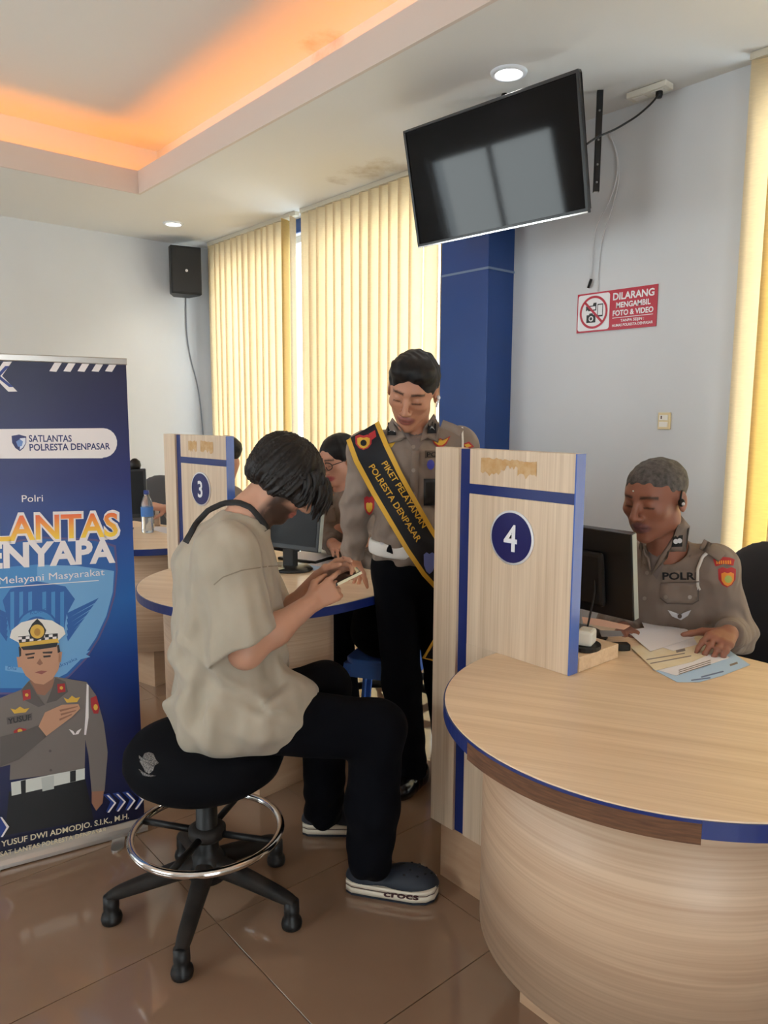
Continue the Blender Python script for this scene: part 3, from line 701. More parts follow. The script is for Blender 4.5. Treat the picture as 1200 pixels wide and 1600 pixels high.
def figure(name, fn, lo, hi, h, material, parent=None, origin=None, smooth=1, color=None, label=None):
    """mesh object from a distance field, in world space"""
    V, Q = sdf_mesh(fn, lo, hi, h); V = smooth_pts(V, Q, smooth)
    off = np.array(origin if origin is not None else (parent.location if parent is not None else (0, 0, 0)), float)
    me = bpy.data.meshes.new(name); W = (V-off)
    me.vertices.add(len(W)); me.vertices.foreach_set('co', W.astype(f4).ravel())
    me.loops.add(Q.size); me.loops.foreach_set('vertex_index', Q.astype(np.int32).ravel())
    me.polygons.add(len(Q)); me.polygons.foreach_set('loop_start', np.arange(0, Q.size, 4, dtype=np.int32))
    me.polygons.foreach_set('use_smooth', np.ones(len(Q), bool))
    me.update(calc_edges=True); me.validate()
    if color is not None:
        at_ = me.color_attributes.new('tint', 'FLOAT_COLOR', 'POINT'); c = np.ones((len(V), 4), f4); c[:, :3] = color(V.astype(f4)); at_.data.foreach_set('color', c.ravel())
    me.materials.append(material)
    o = newobj(name, me, parent)
    if parent is None: o.location = tuple(off)
    TREES[o.name] = BVHTree.FromPolygons([tuple(p) for p in V], [tuple(q) for q in Q])
    o['_tree'] = o.name
    return o
def bounds(pts, m):
    P = np.array(pts); return P.min(0)-m, P.max(0)+m
def skin_mat(name, rough=.5):
    m = bpy.data.materials.new(name); m.use_nodes = True; n = m.node_tree.nodes; b = n['Principled BSDF']; b.inputs['Roughness'].default_value = rough
    b.inputs['Subsurface Weight'].default_value = .06; b.inputs['Subsurface Radius'].default_value = (.02, .008, .004)
    a = n.new('ShaderNodeVertexColor'); a.layer_name = 'tint'; m.node_tree.links.new(a.outputs[0], b.inputs['Base Color']); return m
M_skin = skin_mat('skin')
def frame3(f, pitch=0.0, roll=0.0):
    """columns right, forward, up for a horizontal heading f, nose turned down by pitch"""
    f = np.array([f[0], f[1], 0.0]); f /= np.linalg.norm(f); r = np.array([f[1], -f[0], 0.0]); u = np.array([0, 0, 1.0])
    fw = f*cos(pitch)-u*sin(pitch); up = u*cos(pitch)+f*sin(pitch)
    r2 = r*cos(roll)+up*sin(roll); up2 = up*cos(roll)-r*sin(roll)
    return np.stack([r2, fw, up2], 1)
def head_d(P, c, R, s=1.0, wide=1.0, jaw=1.0):
    """head in its own frame: x right, y forward, z up; chin -.12, crown +.112"""
    L = ((P-np.asarray(c, f4)) @ R.astype(f4))/f4(s); L = L/np.array([wide, 1, 1], f4); A = L.copy(); A[:, 0] = np.abs(A[:, 0])
    d = ellip(L, (0, -.012, .035), (.075, .094, .077))
    d = smin(d, ellip(L, (0, .028, -.005), (.063, .064, .088)), .03)
    d = smin(d, ellip(L, (0, .034, -.064), (.050*jaw, .05, .048)), .025)
    d = smin(d, ellip(L, (0, .068, -.098), (.024, .02, .02)), .02)
    d = smin(d, ellip(A, (.047*jaw, .004, -.058), (.019, .026, .028)), .025)
    d = smin(d, ellip(A, (.044, .058, -.018), (.02, .022, .018)), .02)
    d = smin(d, rcone(A, (0, .083, .03), (.036, .076, .033), .012, .008), .014)
    d = smax(d, -ellip(A, (.032, .099, .008), (.019, .014, .011)), .014)
    d = smin(d, ellip(A, (.031, .074, .005), (.0165, .0155, .0115)), .004)
    d = smin(d, rcone(L, (0, .089, .018), (0, .114, -.028), .0075, .0115), .009)
    d = smin(d, ellip(A, (.0125, .1, -.034), (.0095, .012, .008)), .006)
    d = smin(d, ellip(L, (0, .084, -.058), (.024, .014, .0075)), .008)
    d = smin(d, ellip(L, (0, .083, -.071), (.021, .0135, .0075)), .007)
    d = smin(d, ellip(A, (.079, -.006, -.002), (.0085, .02, .033)), .006)
    d = smax(d, -ellip(A, (.087, -.001, .002), (.006, .011, .02)), .005)
    return d*s
def head_tint(V, c, R, base, lip, s=1.0, beard=None, wide=1.0, dist=None, brow=True, browcol=(.01, .008, .008), lid=.55):
    """face colouring: lips, brows, lash line, beard growth, painted shade at mouth, lids, nostrils"""
    L = ((V-np.asarray(c, f4)) @ R.astype(f4))/f4(s); L[:, 0] /= wide; A = np.abs(L[:, 0]); C_ = np.tile(np.array(base, f4), (len(V), 1))
    def blend(mask, col):
        m = np.clip(mask, 0, 1)[:, None]; C_[:] = C_*(1-m)+np.array(col, f4)*m
    near = np.linalg.norm(L, axis=1) < .2
    if beard:
        bcol, amt = beard
        m = np.clip((-.042-L[:, 2])/.02, 0, 1)*np.clip((L[:, 1]-.0)/.02, 0, 1); m2 = np.clip((.02-L[:, 2])/.02, 0, 1)*np.clip((A-.05)/.012, 0, 1)*np.clip((L[:, 1]+.01)/.02, 0, 1)*np.clip((.065-L[:, 1])/.02, 0, 1)
        mo = np.clip(1-np.abs(L[:, 2]+.047)/.009, 0, 1)*np.clip((.032-A)/.008, 0, 1)*(L[:, 1] > .07)
        blend(np.maximum(np.maximum(m, m2), mo)*amt*near, bcol)
    lipm = np.clip(1.35-np.hypot(A/.026, (L[:, 2]+.0645)/.0135), 0, 1)*3*(L[:, 1] > .07)
    blend(np.clip(lipm, 0, 1)*near, lip)
    blend(np.clip(1-np.abs(L[:, 2]+.0645)/.0032, 0, 1)*(A < .023)*(L[:, 1] > .07)*.75, [x*.3 for x in lip])  # shade of the mouth crease put into the colour
    if brow:
        zc_ = .030+.10*(A-.03)*(A < .034)-.35*np.clip(A-.038, 0, 1)
        blend(np.clip(1.5-np.abs(L[:, 2]-zc_)/.0042, 0, 1)*(A > .012)*(A < .053)*(L[:, 1] > .04)*.9, browcol)
    blend(np.clip(1.5-np.abs(L[:, 2]+.001+.10*np.abs(A-.031))/.0026, 0, 1)*(A > .0165)*(A < .046)*(L[:, 1] > .06)*.9, [x*.12 for x in base])
    blend(np.clip(1-np.abs(L[:, 2]-.008)/.009, 0, 1)*(A > .014)*(A < .05)*(L[:, 1] > .05)*.28, [x*.5 for x in base])  # shade of the eye hollows put into the colour
    blend(np.clip(1-np.hypot((A-.007)/.005, (L[:, 2]+.039)/.003), 0, 1)*(L[:, 1] > .09)*.8, [x*.25 for x in base])  # dark of the nostrils put into the colour
    return C_
def hand_prims(wrist, palm_dir, finger_dir, normal, side, curl=.5, s=1.0, spread=1.0, thumb_dir=None, curls=None):
    """a palm with four jointed fingers and a thumb; normal = back of hand, side = toward the thumb"""
    w_ = np.array(wrist); pd = np.array(palm_dir)/np.linalg.norm(palm_dir); nn = np.array(normal)-pd*(np.array(normal) @ pd); nn /= np.linalg.norm(nn)
    sd = np.array(side)-pd*(np.array(side) @ pd)-nn*(np.array(side) @ nn); sd /= np.linalg.norm(sd)
    pr = []; k = w_+pd*.088*s
    for q in (-.028, -.010, .010, .028):
        pr.append(('c', w_+pd*.02*s+sd*q*.55*s, k+sd*q*s, .0145*s, .0125*s))
    tips = []
    for i, (q, ln) in enumerate(((.03, .074), (.0105, .082), (-.0095, .076), (-.028, .06))):
        cu = (curls[i] if curls else curl); a = k+sd*q*s; ang = 0.0; dirs = pd+sd*q*3*spread
        for j, fr in enumerate((.45, .31, .24)):
            ang += cu*(.9 if j == 0 else 1.0); dv = (pd+sd*q*3.0*spread)/np.linalg.norm(pd+sd*q*3.0*spread)*cos(ang)-nn*sin(ang)
            b = a+dv*ln*fr*s; pr.append(('c', a, b, (.0092-.0011*j)*s, (.0085-.0012*j)*s)); a = b
        tips.append(a)
    td = np.array(thumb_dir) if thumb_dir is not None else pd*.75+sd*.7-nn*.35
    td = td/np.linalg.norm(td); a = w_+pd*.022*s+sd*.022*s-nn*.004*s; b = a+(td*.6+sd*.4)/np.linalg.norm(td*.6+sd*.4)*.042*s; c = b+td*.033*s; e = c+(td+pd*.15)/np.linalg.norm(td+pd*.15)*.026*s
    pr += [('c', a, b, .0155*s, .0115*s), ('c', b, c, .0108*s, .0095*s), ('c', c, e, .0095*s, .0075*s)]
    return pr
def hitpt(tree, px, py, off=0.0):
    d = ray(px, py); d = d/np.linalg.norm(d)
    h = tree.ray_cast(Vector(CP), Vector(d))
    return None if h[0] is None else np.array(h[0])-d*off
def surf_patch(name, trees, poly, material, parent, off=.003, n=None, thick=.0, fallback=None):
    """a sewn-on piece: outline given in photo points, laid on the cloth surface"""
    cen = np.mean(poly, 0); mb = MB(); last = fallback
    def hit(p):
        best = None
        for t in trees:
            q = hitpt(t, p[0], p[1], off)
            if q is not None and (best is None or (q-CP) @ CM[2] < (best-CP) @ CM[2]): best = q
        return best
    c = hit(cen)
    if c is None: return None
    D0 = (c-CP) @ CM[2]
    rings = n or 3; m = len(poly); V = [c]
    for r_ in range(1, rings+1):
        for p in poly:
            q = cen+(np.array(p)-cen)*r_/rings; hq = hit(q)
            if hq is None or abs((hq-CP) @ CM[2]-D0) > .09: hq = at(q[0], q[1], D0)
            V.append(hq)
    Fc = [(0, 1+k, 1+(k+1) % m) for k in range(m)]
    for r_ in range(rings-1):
        b = 1+r_*m; Fc += [(b+k, b+(k+1) % m, b+m+(k+1) % m, b+m+k) for k in range(m)]
    if thick:
        n0 = len(V); V2 = [p+CM[2]*thick for p in V]; Fb = [tuple(i+n0 for i in reversed(q)) for q in Fc]
        b = 1+(rings-1)*m; Fs = [(b+k, b+(k+1) % m, n0+b+(k+1) % m, n0+b+k) for k in range(m)]
        V = V+V2; Fc = Fc+Fb+Fs
    mb.add(V, Fc, True)
    return mb.build(name, material, parent, world=True)
def surf_text(name, trees, txt, p0, p1, hpx, material, parent, off=.004, bold=.0, flipv=1):
    """lettering lying on a surface: runs from photo point p0 to p1 with cap height hpx"""
    V, Fc = text_geo(txt, 1.0, bold, 'LEFT'); a = np.array(p0, float); b = np.array(p1, float); L = np.linalg.norm(b-a); e = (b-a)/L; up = np.array([e[1], -e[0]])
    w0 = min(v[0] for v in V); w1 = max(v[0] for v in V); out = []; Dl = None
    for u, v in V:
        p = a+e*(u-w0)/(w1-w0)*L+up*v/.7*hpx; best = None
        for t in trees:
            q = hitpt(t, p[0], p[1], off)
            if q is not None and (best is None or (q-CP) @ CM[2] < (best-CP) @ CM[2]): best = q
        if best is None: best = at(p[0], p[1], Dl or 2.5)
        Dl = (best-CP) @ CM[2]; out.append(best)
    return MB().add(out, Fc).build(name, material, parent, world=True)
def surf_ribbon(name, trees, path, wpx, material, parent, off=.004, solid=.0, n=24):
    """a strap or cord laid over a surface along photo points"""
    P = np.array(path, float); seg = np.r_[0, np.cumsum(np.linalg.norm(np.diff(P, axis=0), axis=1))]; tt = np.linspace(0, seg[-1], n)
    Q = np.stack([np.interp(tt, seg, P[:, k]) for k in (0, 1)], 1); T_ = np.gradient(Q, axis=0); T_ /= np.linalg.norm(T_, axis=1)[:, None]; Nn = np.stack([-T_[:, 1], T_[:, 0]], 1)
    G = []; Dl = None
    for q, nn in zip(Q, Nn):
        row = []
        for s_ in (-.5, 0, .5):
            p = q+nn*s_*wpx; best = None
            for t in trees:
                h = hitpt(t, p[0], p[1], off)
                if h is not None and (best is None or (h-CP) @ CM[2] < (best-CP) @ CM[2]): best = h
            if best is None or (Dl and abs((best-CP) @ CM[2]-Dl) > .05): best = at(p[0], p[1], Dl or 2.3)
            Dl = (best-CP) @ CM[2]; row.append(best)
        G.append(row)
    return MB().grid(G).build(name, material, parent, world=True, solid=solid)
# ================================================================== the seated customer
FD = (.88, -.47); pp = plane_fn((SX, SY), FD)
f3 = v3(*FD, 0)/np.linalg.norm(FD); n3 = v3(-f3[1], f3[0], 0); z3 = v3(0, 0, 1); RB = np.stack([f3, n3, z3], 1)
J = dict(pel=pp(335, 1098), mid=pp(355, 1000), chest=pp(356, 905), neck=pp(390, 808), head=pp(444, 747),
         rs=pp(356, 868, -.165), re=pp(384, 1018, -.195), rw=pp(484, 944, -.09), ls=pp(376, 852, .165), le=pp(428, 990, .19), lw=pp(500, 903, .06),
         rh=pp(345, 1125, -.09), rk=pp(588, 1140, -.10), ra=pp(578, 1335, -.075), lh=pp(345, 1115, .09), lk=pp(508, 1075, .14), la=pp(506, 1265, .25))
SKIN1 = s2l(196, 146, 120)
RH1 = frame3(FD, radians(42), radians(0))
hr = hand_prims(J['rw'], pp(520, 921, -.06)-J['rw'], None, -n3*.9+z3*.25, f3*.1+z3, curl=.75, s=.96, curls=[.28, .75, .85, .9], thumb_dir=pp(520, 899, -.02)-pp(498, 915, -.07))
hl = hand_prims(J['lw'], pp(528, 888, .03)-J['lw'], None, n3*.8+z3*.55, z3*.8-n3*.3, curl=.5, s=.96, curls=[.35, .6, .7, .7], thumb_dir=pp(535, 893, -.02)-pp(512, 897, .02))
SK1 = [('c', J['neck']-f3*.03-z3*.03, J['head']-f3*.02-z3*.015, .062, .058), ('c', J['chest'], J['neck'], .11, .06), ('c', J['pel']+f3*.03, J['chest'], .09, .11),
       ('c', J['rs'], J['chest'], .05, .1), ('c', J['ls'], J['chest'], .05, .1),
       ('c', J['rs'], J['re'], .052, .043), ('c', J['re'], J['re']*.55+J['rw']*.45, .043, .041), ('c', J['re']*.55+J['rw']*.45, J['rw'], .041, .029),
       ('c', J['ls'], J['le'], .052, .043), ('c', J['le'], J['le']*.55+J['lw']*.45, .043, .040), ('c', J['le']*.55+J['lw']*.45, J['lw'], .040, .028),
       ('c', J['rh'], J['rk'], .075, .055), ('c', J['rk'], J['ra'], .055, .035), ('c', J['lh'], J['lk'], .075, .055), ('c', J['lk'], J['la'], .055, .035)]
def body1(P):
    d = union(P, SK1, .03); d = smin(d, head_d(P, J['head'], RH1), .018)
    return smin(d, smin(union(P, hr, .006), union(P, hl, .006), .002), .012)
lo, hi = bounds([J['pel'], J['head']+f3*.1, J['rw']+f3*.2, J['ra'], J['la'], J['re'], J['le'], J['head']+z3*.05, J['rk'], J['lk']], .13)
tint1 = lambda V: head_tint(V, J['head'], RH1, SKIN1, s2l(170, 100, 88), beard=(s2l(40, 27, 22), .93))
man = figure('person', body1, lo, hi, .0045, M_skin, origin=(SX, SY, .56), color=tint1)
tag(man, 'person in a faded beige t-shirt seated on a stool looking at a phone', 'person')
# t-shirt
M_tee = mat('washed_cotton', s2l(164, 152, 134), .92, noise=((9, 9, 9), .3, s2l(176, 164, 146)), bump=((13, 13, 5), .8, .04), sheen=.1)
arm_dir = (J['re']-J['rs'])/np.linalg.norm(J['re']-J['rs']); armL = (J['le']-J['ls'])/np.linalg.norm(J['le']-J['ls'])
TE = [('e', pp(357, 915, -.0), (.150, .20, .19), RB), ('e', pp(357, 1000), (.165, .195, .21), RB), ('e', pp(368, 1085), (.172, .20, .135), RB),
      ('e', pp(345, 1105), (.148, .205, .118), RB), ('e', pp(385, 1118, -.1), (.16, .12, .09), RB), ('e', pp(422, 1108, -.08), (.145, .115, .10), RB), ('e', pp(405, 1100, .08), (.12, .1, .08), RB),
      ('c', J['rs'], J['ls'], .080, .080), ('c', pp(345, 880), pp(384, 818), .12, .066)]
def tee(P):
    d = union(P, TE, .06)
    for s_, e_, dr in ((J['rs'], J['re'], arm_dir), (J['ls'], J['le'], armL)):
        s = rcone(P, s_-dr*.01, s_+dr*.27, .078, .092); L = np.linalg.norm(e_-s_)
        s = smax(s, half(P, s_+dr*(L*.90), dr*.93+f3*.30), .006); d = smin(d, s, .035)
    z = P[:, 2]; a = (P-np.asarray(J['mid'], f4)) @ f3.astype(f4); b = (P-np.asarray(J['mid'], f4)) @ n3.astype(f4)
    fold = .0075*np.sin(38*a+26*z+5*np.sin(9*b+7*z))*np.clip((1.02-z)/.25, 0, 1)+.006*np.sin(55*(z+.5*a)+4*np.sin(14*b))*np.clip((.86-z)/.15, 0, 1)
    fold = fold*np.clip((z-.56)/.12, .3, 1)
    d = d+fold*1.15+.006*wob(P, 24, 5, 2)+.0035*wob(P, 60, 4, 5)-.006*np.exp(-((a*.8+(z-.80)*1.1+.02)/.018)**2)*np.clip(-b*8, 0, 1)-.005*np.exp(-((a*.5+(z-.72)*1.0)/.015)**2)*np.clip(-b*8, 0, 1)+.004*np.sin(75*(a-.25*z)+2*np.sin(11*z))*np.clip(-a/.1, 0, 1)
    d = smax(d, -rcone(P, J['neck']-f3*.005+z3*.006, J['neck']+f3*.06+z3*.10, .066, .075), .012)
    return d
lo, hi = bounds([J['pel'], J['neck'], J['rs'], J['ls'], J['re'], J['le'], pp(480, 1100, -.1), pp(280, 1000)], .16)
shirt1 = figure('t_shirt', tee, lo, hi, .005, M_tee, man)
# trousers
M_trs = mat('black_trousers', s2l(5, 6, 12), .9, spec=.12, bump=((16, 16, 9), .6, .015))
TT = [('c', J['rh']+f3*.05, J['rk'], .10, .088), ('c', J['rk'], J['rk']*.4+J['ra']*.6+f3*.0, .084, .079), ('c', J['rk']*.4+J['ra']*.6, J['ra']-z3*.005, .079, .072),
      ('c', J['lh']+f3*.05, J['lk'], .095, .082), ('c', J['lk'], J['la'], .08, .068), ('c', J['rh']+f3*.04, J['lh']+f3*.04, .095, .095)]
def trs(P):
    d = union(P, TT, .035); z = P[:, 2]
    d = d+.004*wob(P, 22, 5, 1)+.005*np.sin(60*z+8*np.sin(9*(P @ f3.astype(f4)))+3*wob(P, 12, 3, 4))*np.clip((.30-z)/.2, 0, 1)
    return smax(smax(d, half(P, (0, 0, .066), (0, 0, -1)), .01), -(ellip(P, (SX, SY, .47), (.25, .25, .098))), .01)
lo, hi = bounds([J['pel'], J['rk'], J['ra'], J['lk'], J['la'], J['rh'], J['lh']], .16)
figure('trousers', trs, lo, hi, .006, M_trs, man)
# hair
M_hair = mat('dark_hair', s2l(17, 14, 14), .48, spec=.35, noise=((120, 120, 30), .3, s2l(34, 28, 26)))
hc = J['head']
def hair1(P):
    L = (P-np.asarray(hc, f4)) @ RH1.astype(f4); A = L.copy(); A[:, 0] = np.abs(A[:, 0])
    d = ellip(L, (0, -.012, .036), (.091, .112, .092))
    d = smin(d, ellip(A, (.06, -.005, -.01), (.034, .078, .055)), .03)
    d = smin(d, ellip(L, (0, -.07, -.02), (.07, .042, .05)), .03)
    d = smin(d, ellip(A, (.066, .045, -.002), (.022, .045, .06)), .02)
    d = smax(d, -ellip(L, (0, .125, -.06), (.066, .082, .088)), .012)
    d = smax(d, -ellip(A, (.075, .055, -.085), (.06, .06, .05)), .012)
    ph = np.arctan2(L[:, 0], L[:, 1]+.03)
    return d+.0030*np.sin(46*ph+22*L[:, 2]+3*np.sin(11*ph))+.0016*np.sin(105*ph-30*L[:, 2])
lo, hi = bounds([hc], .16)
hair = figure('hair', hair1, lo, hi, .0035, M_hair, man, smooth=1)
random.seed(11)
mb = MB()
for k in range(80):
    a = random.uniform(-1.0, 1.0) if k < 30 else random.uniform(.55, 1.55); r0 = v3(.086*sin(a), .03+.072*cos(a), .05+random.uniform(-.02, .03))
    p0 = hc+RH1 @ r0; dn = v3(0, 0, -1)+f3*random.uniform(.0, .25)+n3*random.uniform(-.15, .15); L_ = random.uniform(.055, .10)*(1.0 if abs(a) < .9 else .8)
    out = RH1 @ v3(sin(a)*.6, cos(a)*.9, .3); path = [p0+out*.006+dn*L_*t+out*.012*sin(pi*min(t*1.2, 1))*.8-f3*.02*t*t for t in np.linspace(0, 1, 7)]
    mb.tube(path, [.007, .0075, .007, .006, .0045, .003, .0008], 6)
mb.build('fringe', M_hair, man, world=True)
# clogs
M_clog = mat('clog_foam', s2l(24, 30, 42), .6); M_sole = mat('clog_sole', s2l(214, 200, 180), .6); M_stripe = mat('clog_stripe', s2l(60, 22, 26), .6)
def clog(heel, toe, lab=None):
    h_ = v3(heel[0], heel[1], 0); u = v3(toe[0]-heel[0], toe[1]-heel[1], 0); Ls = np.linalg.norm(u); u /= Ls; vv = v3(-u[1], u[0], 0)
    prof = [(0, .022), (.02, .036), (.08, .043), (.16, .05), (.22, .055), (.26, .050), (.285, .034), (.295, .0)]
    L0 = .295; k = Ls/L0
    out = [(x*k, y) for x, y in prof]+[(x*k, -y) for x, y in reversed(prof[:-1])]
    cg = empty('clog', (h_[0], h_[1], 0)); cg.parent = man; cg.location = Vector(h_)-man.location
    fn = lambda p: tuple(u*p[0]+vv*p[1]+z3*(p[2]+.012*max(0, (p[0]/Ls-.75)*4)**2*.6))
    def off(e): return [(x, y+(e if y > 0 else -e if y < 0 else 0)) for x, y in out]
    MB().prism(off(.0), .0, .010, fn).build('sole', M_clog, cg); MB().prism(off(.003), .010, .027, fn, smooth=True).build('sole', M_sole, cg)
    MB().prism(off(.001), .027, .031, fn, smooth=True).build('stripe', M_stripe, cg); MB().prism(off(.003), .031, .044, fn, smooth=True).build('sole', M_sole, cg)
    def up(P):
        q = P-np.asarray(h_, f4); x = q @ u.astype(f4); y = q @ vv.astype(f4); z = q[:, 2]; L3 = np.stack([x, y, z], 1)
        d = ellip(L3, (Ls*.67, 0, .040), (Ls*.34, .056, .056)); d = smin(d, ellip(L3, (Ls*.22, 0, .04), (Ls*.24, .045, .055)), .03)
        return smax(d, .042-z, .003)
    o = figure('upper', up, np.minimum(h_, h_+u*Ls)-.08, np.maximum(h_, h_+u*Ls)+.12, .004, M_clog, None, origin=h_); o.parent = cg; o.location = (0, 0, 0)
    hol = MB()
    for (x, y) in ((.62, .01), (.70, -.018), (.70, .022), (.78, 0), (.78, .032), (.78, -.032), (.86, .016), (.86, -.016), (.64, -.034), (.92, 0)):
        pw = h_+u*Ls*x+vv*y; hh = TREES[o['_tree']].ray_cast(Vector((pw[0], pw[1], .3)), Vector((0, 0, -1)))
        if hh[0]: hol.ell(np.array(hh[0])-h_, (.0048, .0048, .002), 10, 6)
    hol.build('vent_hole', mat('hole_dark', (.004, .004, .005), .9), cg)  # dark dots stand in for the shade inside the vents
    return cg
c1 = clog(fl(543, 1386), fl(685, 1401)); c2 = clog(fl(478, 1302)+v3(.0, .02, 0), fl(478, 1302)+v3(.20, -.14, 0)+v3(.02, 0, 0))
# cross-body strap
surf_ribbon('bag_strap', [TREES['t_shirt'], TREES[man['_tree']]], [(418, 828), (408, 812), (392, 793), (372, 785), (350, 786), (326, 797), (306, 818), (290, 848)], 9, mat('strap_webbing', s2l(38, 36, 36), .8), man, off=.004, solid=.002)
M_seam = mat('cotton_seam', s2l(138, 126, 110), .95)
surf_ribbon('shoulder_seam', [TREES['t_shirt']], [(334, 914), (348, 902), (378, 891), (418, 885), (440, 884)], 2.0, M_seam, shirt1, off=.0015)
0 and surf_ribbon('sleeve_hem', [TREES['t_shirt']], [(362, 1018), (390, 1014), (420, 1003), (438, 988)], 1.6, M_seam, shirt1, off=.0015)
# phone in both hands
M_phone = mat('phone_body', s2l(52, 50, 44), .3); M_screen = mat('phone_screen', s2l(28, 22, 24), .1)
pa, pb = pp(520, 911, -.01), pp(557, 893, -.01); ux = (pb-pa)/np.linalg.norm(pb-pa); uy = n3-ux*(n3 @ ux); uy /= np.linalg.norm(uy); uz = np.cross(ux, uy)
if uz[2] < 0: uz = -uz
ph = empty('smartphone', tuple((pa+pb)/2), 0, 'dark smartphone with a pale case held in both hands', 'phone')
pf = lambda p: tuple(ux*p[0]+uy*p[1]+uz*p[2])
MB().box(-.072, .05, -.036, .036, -.0045, .0045, pf).build('body', M_phone, ph, bevel=.003)
MB().box(-.066, .044, -.032, .032, .0046, .0052, pf).build('screen', M_screen, ph)
MB().box(-.03, .05, -.0375, -.036, -.0035, .0042, pf).build('case_edge', mat('case_cream', s2l(222, 214, 180), .4), ph)
# ================================================================== uniformed officers
M_uni = mat('uniform_twill', s2l(126, 110, 99), .85, noise=((7, 7, 7), .3, s2l(133, 117, 105)), bump=((17, 17, 11), .85, .035), sheen=.08)
M_unid = mat('uniform_seam', s2l(96, 83, 74), .9)
M_undr = mat('undershirt', s2l(122, 108, 102), .9)
M_blk = mat('black_cloth', s2l(16, 15, 18), .85); M_wht = mat('white_leather', s2l(222, 218, 212), .45)
M_gold = mat('gold_thread', s2l(214, 164, 48), .6); M_red = mat('red_thread', s2l(176, 40, 44), .7); M_oran = mat('orange_thread', s2l(232, 140, 50), .7)
M_cord = mat('white_cord', s2l(220, 214, 206), .6); M_silver = mat('silver_thread', s2l(206, 206, 210), .5); M_green = mat('green_thread', s2l(170, 180, 90), .7)
M_hairk = mat('black_hair', s2l(11, 10, 12), .55, spec=.3, noise=((160, 160, 40), .3, s2l(26, 24, 25)))
M_btn = mat('button', s2l(150, 136, 124), .4)
def officer(name, label, J, fb, RH, base, lip, hs=1.0, wide=1.0, jaw=1.0, girth=1.0, hands=(), legs=True, h=.005, cat='person', fold=1.0, browcol=(.01, .008, .008), waist=1.0, origin=None, sleeve=.93):
    fb = v3(*fb, 0)/np.linalg.norm(fb); rb = v3(fb[1], -fb[0], 0); R = np.stack([rb, fb, z3], 1)
    ax = J['neck']-J['pel']; ax /= np.linalg.norm(ax)
    sk = [('c', J['neck']-ax*.03, J['head']-RH[:, 1]*.02-RH[:, 2]*.045, .058*girth**.5, .055*girth**.5), ('c', J['chest'], J['neck'], .1, .055), ('c', J['pel'], J['chest'], .1, .1)]
    pts = [J['pel'], J['neck'], J['head'], J['head']+z3*.05]
    for s in 'rl':
        sk += [('c', J[s+'s'], J['chest'], .045, .09), ('c', J[s+'s'], J[s+'e'], .045, .04), ('c', J[s+'e'], J[s+'w'], .038, .027)]; pts += [J[s+'s'], J[s+'e'], J[s+'w']]
        if legs:
            sk += [('c', J['pel'], J[s+'h'], .09, .07), ('c', J[s+'h'], J[s+'k'], .065, .05), ('c', J[s+'k'], J[s+'a'], .05, .035)]; pts += [J[s+'k'], J[s+'a']]
    hands = list(hands)
    for s in 'rl':
        if not any(np.linalg.norm(np.array(hp[0][1])-J[s+'w']) < .08 for hp in hands):
            hd = J[s+'w']-J[s+'e']; hands.append(hand_prims(J[s+'w'], hd, None, z3+fb*.1, np.cross(z3, hd)*(1 if s == 'r' else -1), curl=.35))
    def body(P):
        d = union(P, sk, .025); d = smin(d, head_d(P, J['head'], RH, hs, wide, jaw), .016)
        for hp in hands: d = smin(d, union(P, hp, .006), .012)
        return d
    lo, hi = bounds(pts, .15)
    for hp in hands:
        for q in hp: lo = np.minimum(lo, np.minimum(q[1], q[2])-.03); hi = np.maximum(hi, np.maximum(q[1], q[2])+.03)
    o = figure(name, body, lo, hi, h, M_skin, origin=origin if origin is not None else (J['pel'][0], J['pel'][1], 0), color=lambda V: head_tint(V, J['head'], RH, base, lip, hs, wide=wide, browcol=browcol))
    tag(o, label, cat)
    m1 = J['pel']*.55+J['chest']*.45
    ts = [('e', J['chest']+ax*.02, (.165*girth, .112*girth, .17), R), ('e', m1, (.148*girth*waist, .108*girth*waist, .17), R), ('e', J['pel']+ax*.04, (.150*girth*waist, .112*girth*waist, .10), R),
          ('c', J['rs'], J['ls'], .066, .066), ('c', J['neck']-ax*.03, J['rs'], .056, .062), ('c', J['neck']-ax*.03, J['ls'], .056, .062), ('c', J['chest']+ax*.1, J['neck']-ax*.015, .1, .062)]
    def shirt(P):
        d = union(P, ts, .05)
        for s in 'rl':
            dr = (J[s+'e']-J[s+'s'])/np.linalg.norm(J[s+'e']-J[s+'s']); dw = (J[s+'w']-J[s+'e'])/np.linalg.norm(J[s+'w']-J[s+'e'])
            a = smin(rcone(P, J[s+'s'], J[s+'e'], .066*girth**.5, .056*girth**.5), rcone(P, J[s+'e'], J[s+'w'], .055*girth**.5, .042), .03)
            a = smax(a, half(P, J[s+'w']*sleeve+J[s+'e']*(1-sleeve), dw), .005); d = smin(d, a, .03)
            d = d-.0*P[:, 2]
        q = (P-np.asarray(J['chest'], f4)) @ R.astype(f4)
        d = d+fold*(.0035*wob(P, 24, 5, 3)+.003*np.sin(70*q[:, 2]+40*np.abs(q[:, 0])+3*wob(P, 10, 3, 1))*np.clip((-q[:, 2])/.12+.2, 0, 1)+.0012*wob(P, 80, 4, 6))
        return smax(d, -rcone(P, J['neck']+fb*.01+ax*.02, J['neck']+fb*.07+ax*.10, .052*girth**.5, .068), .008)
    lo, hi = bounds([J['pel'], J['neck'], J['rs'], J['ls'], J['re'], J['le'], J['rw'], J['lw'], J['chest']], .19)
    sh = figure('uniform_shirt', shirt, lo, hi, h, M_uni, o)
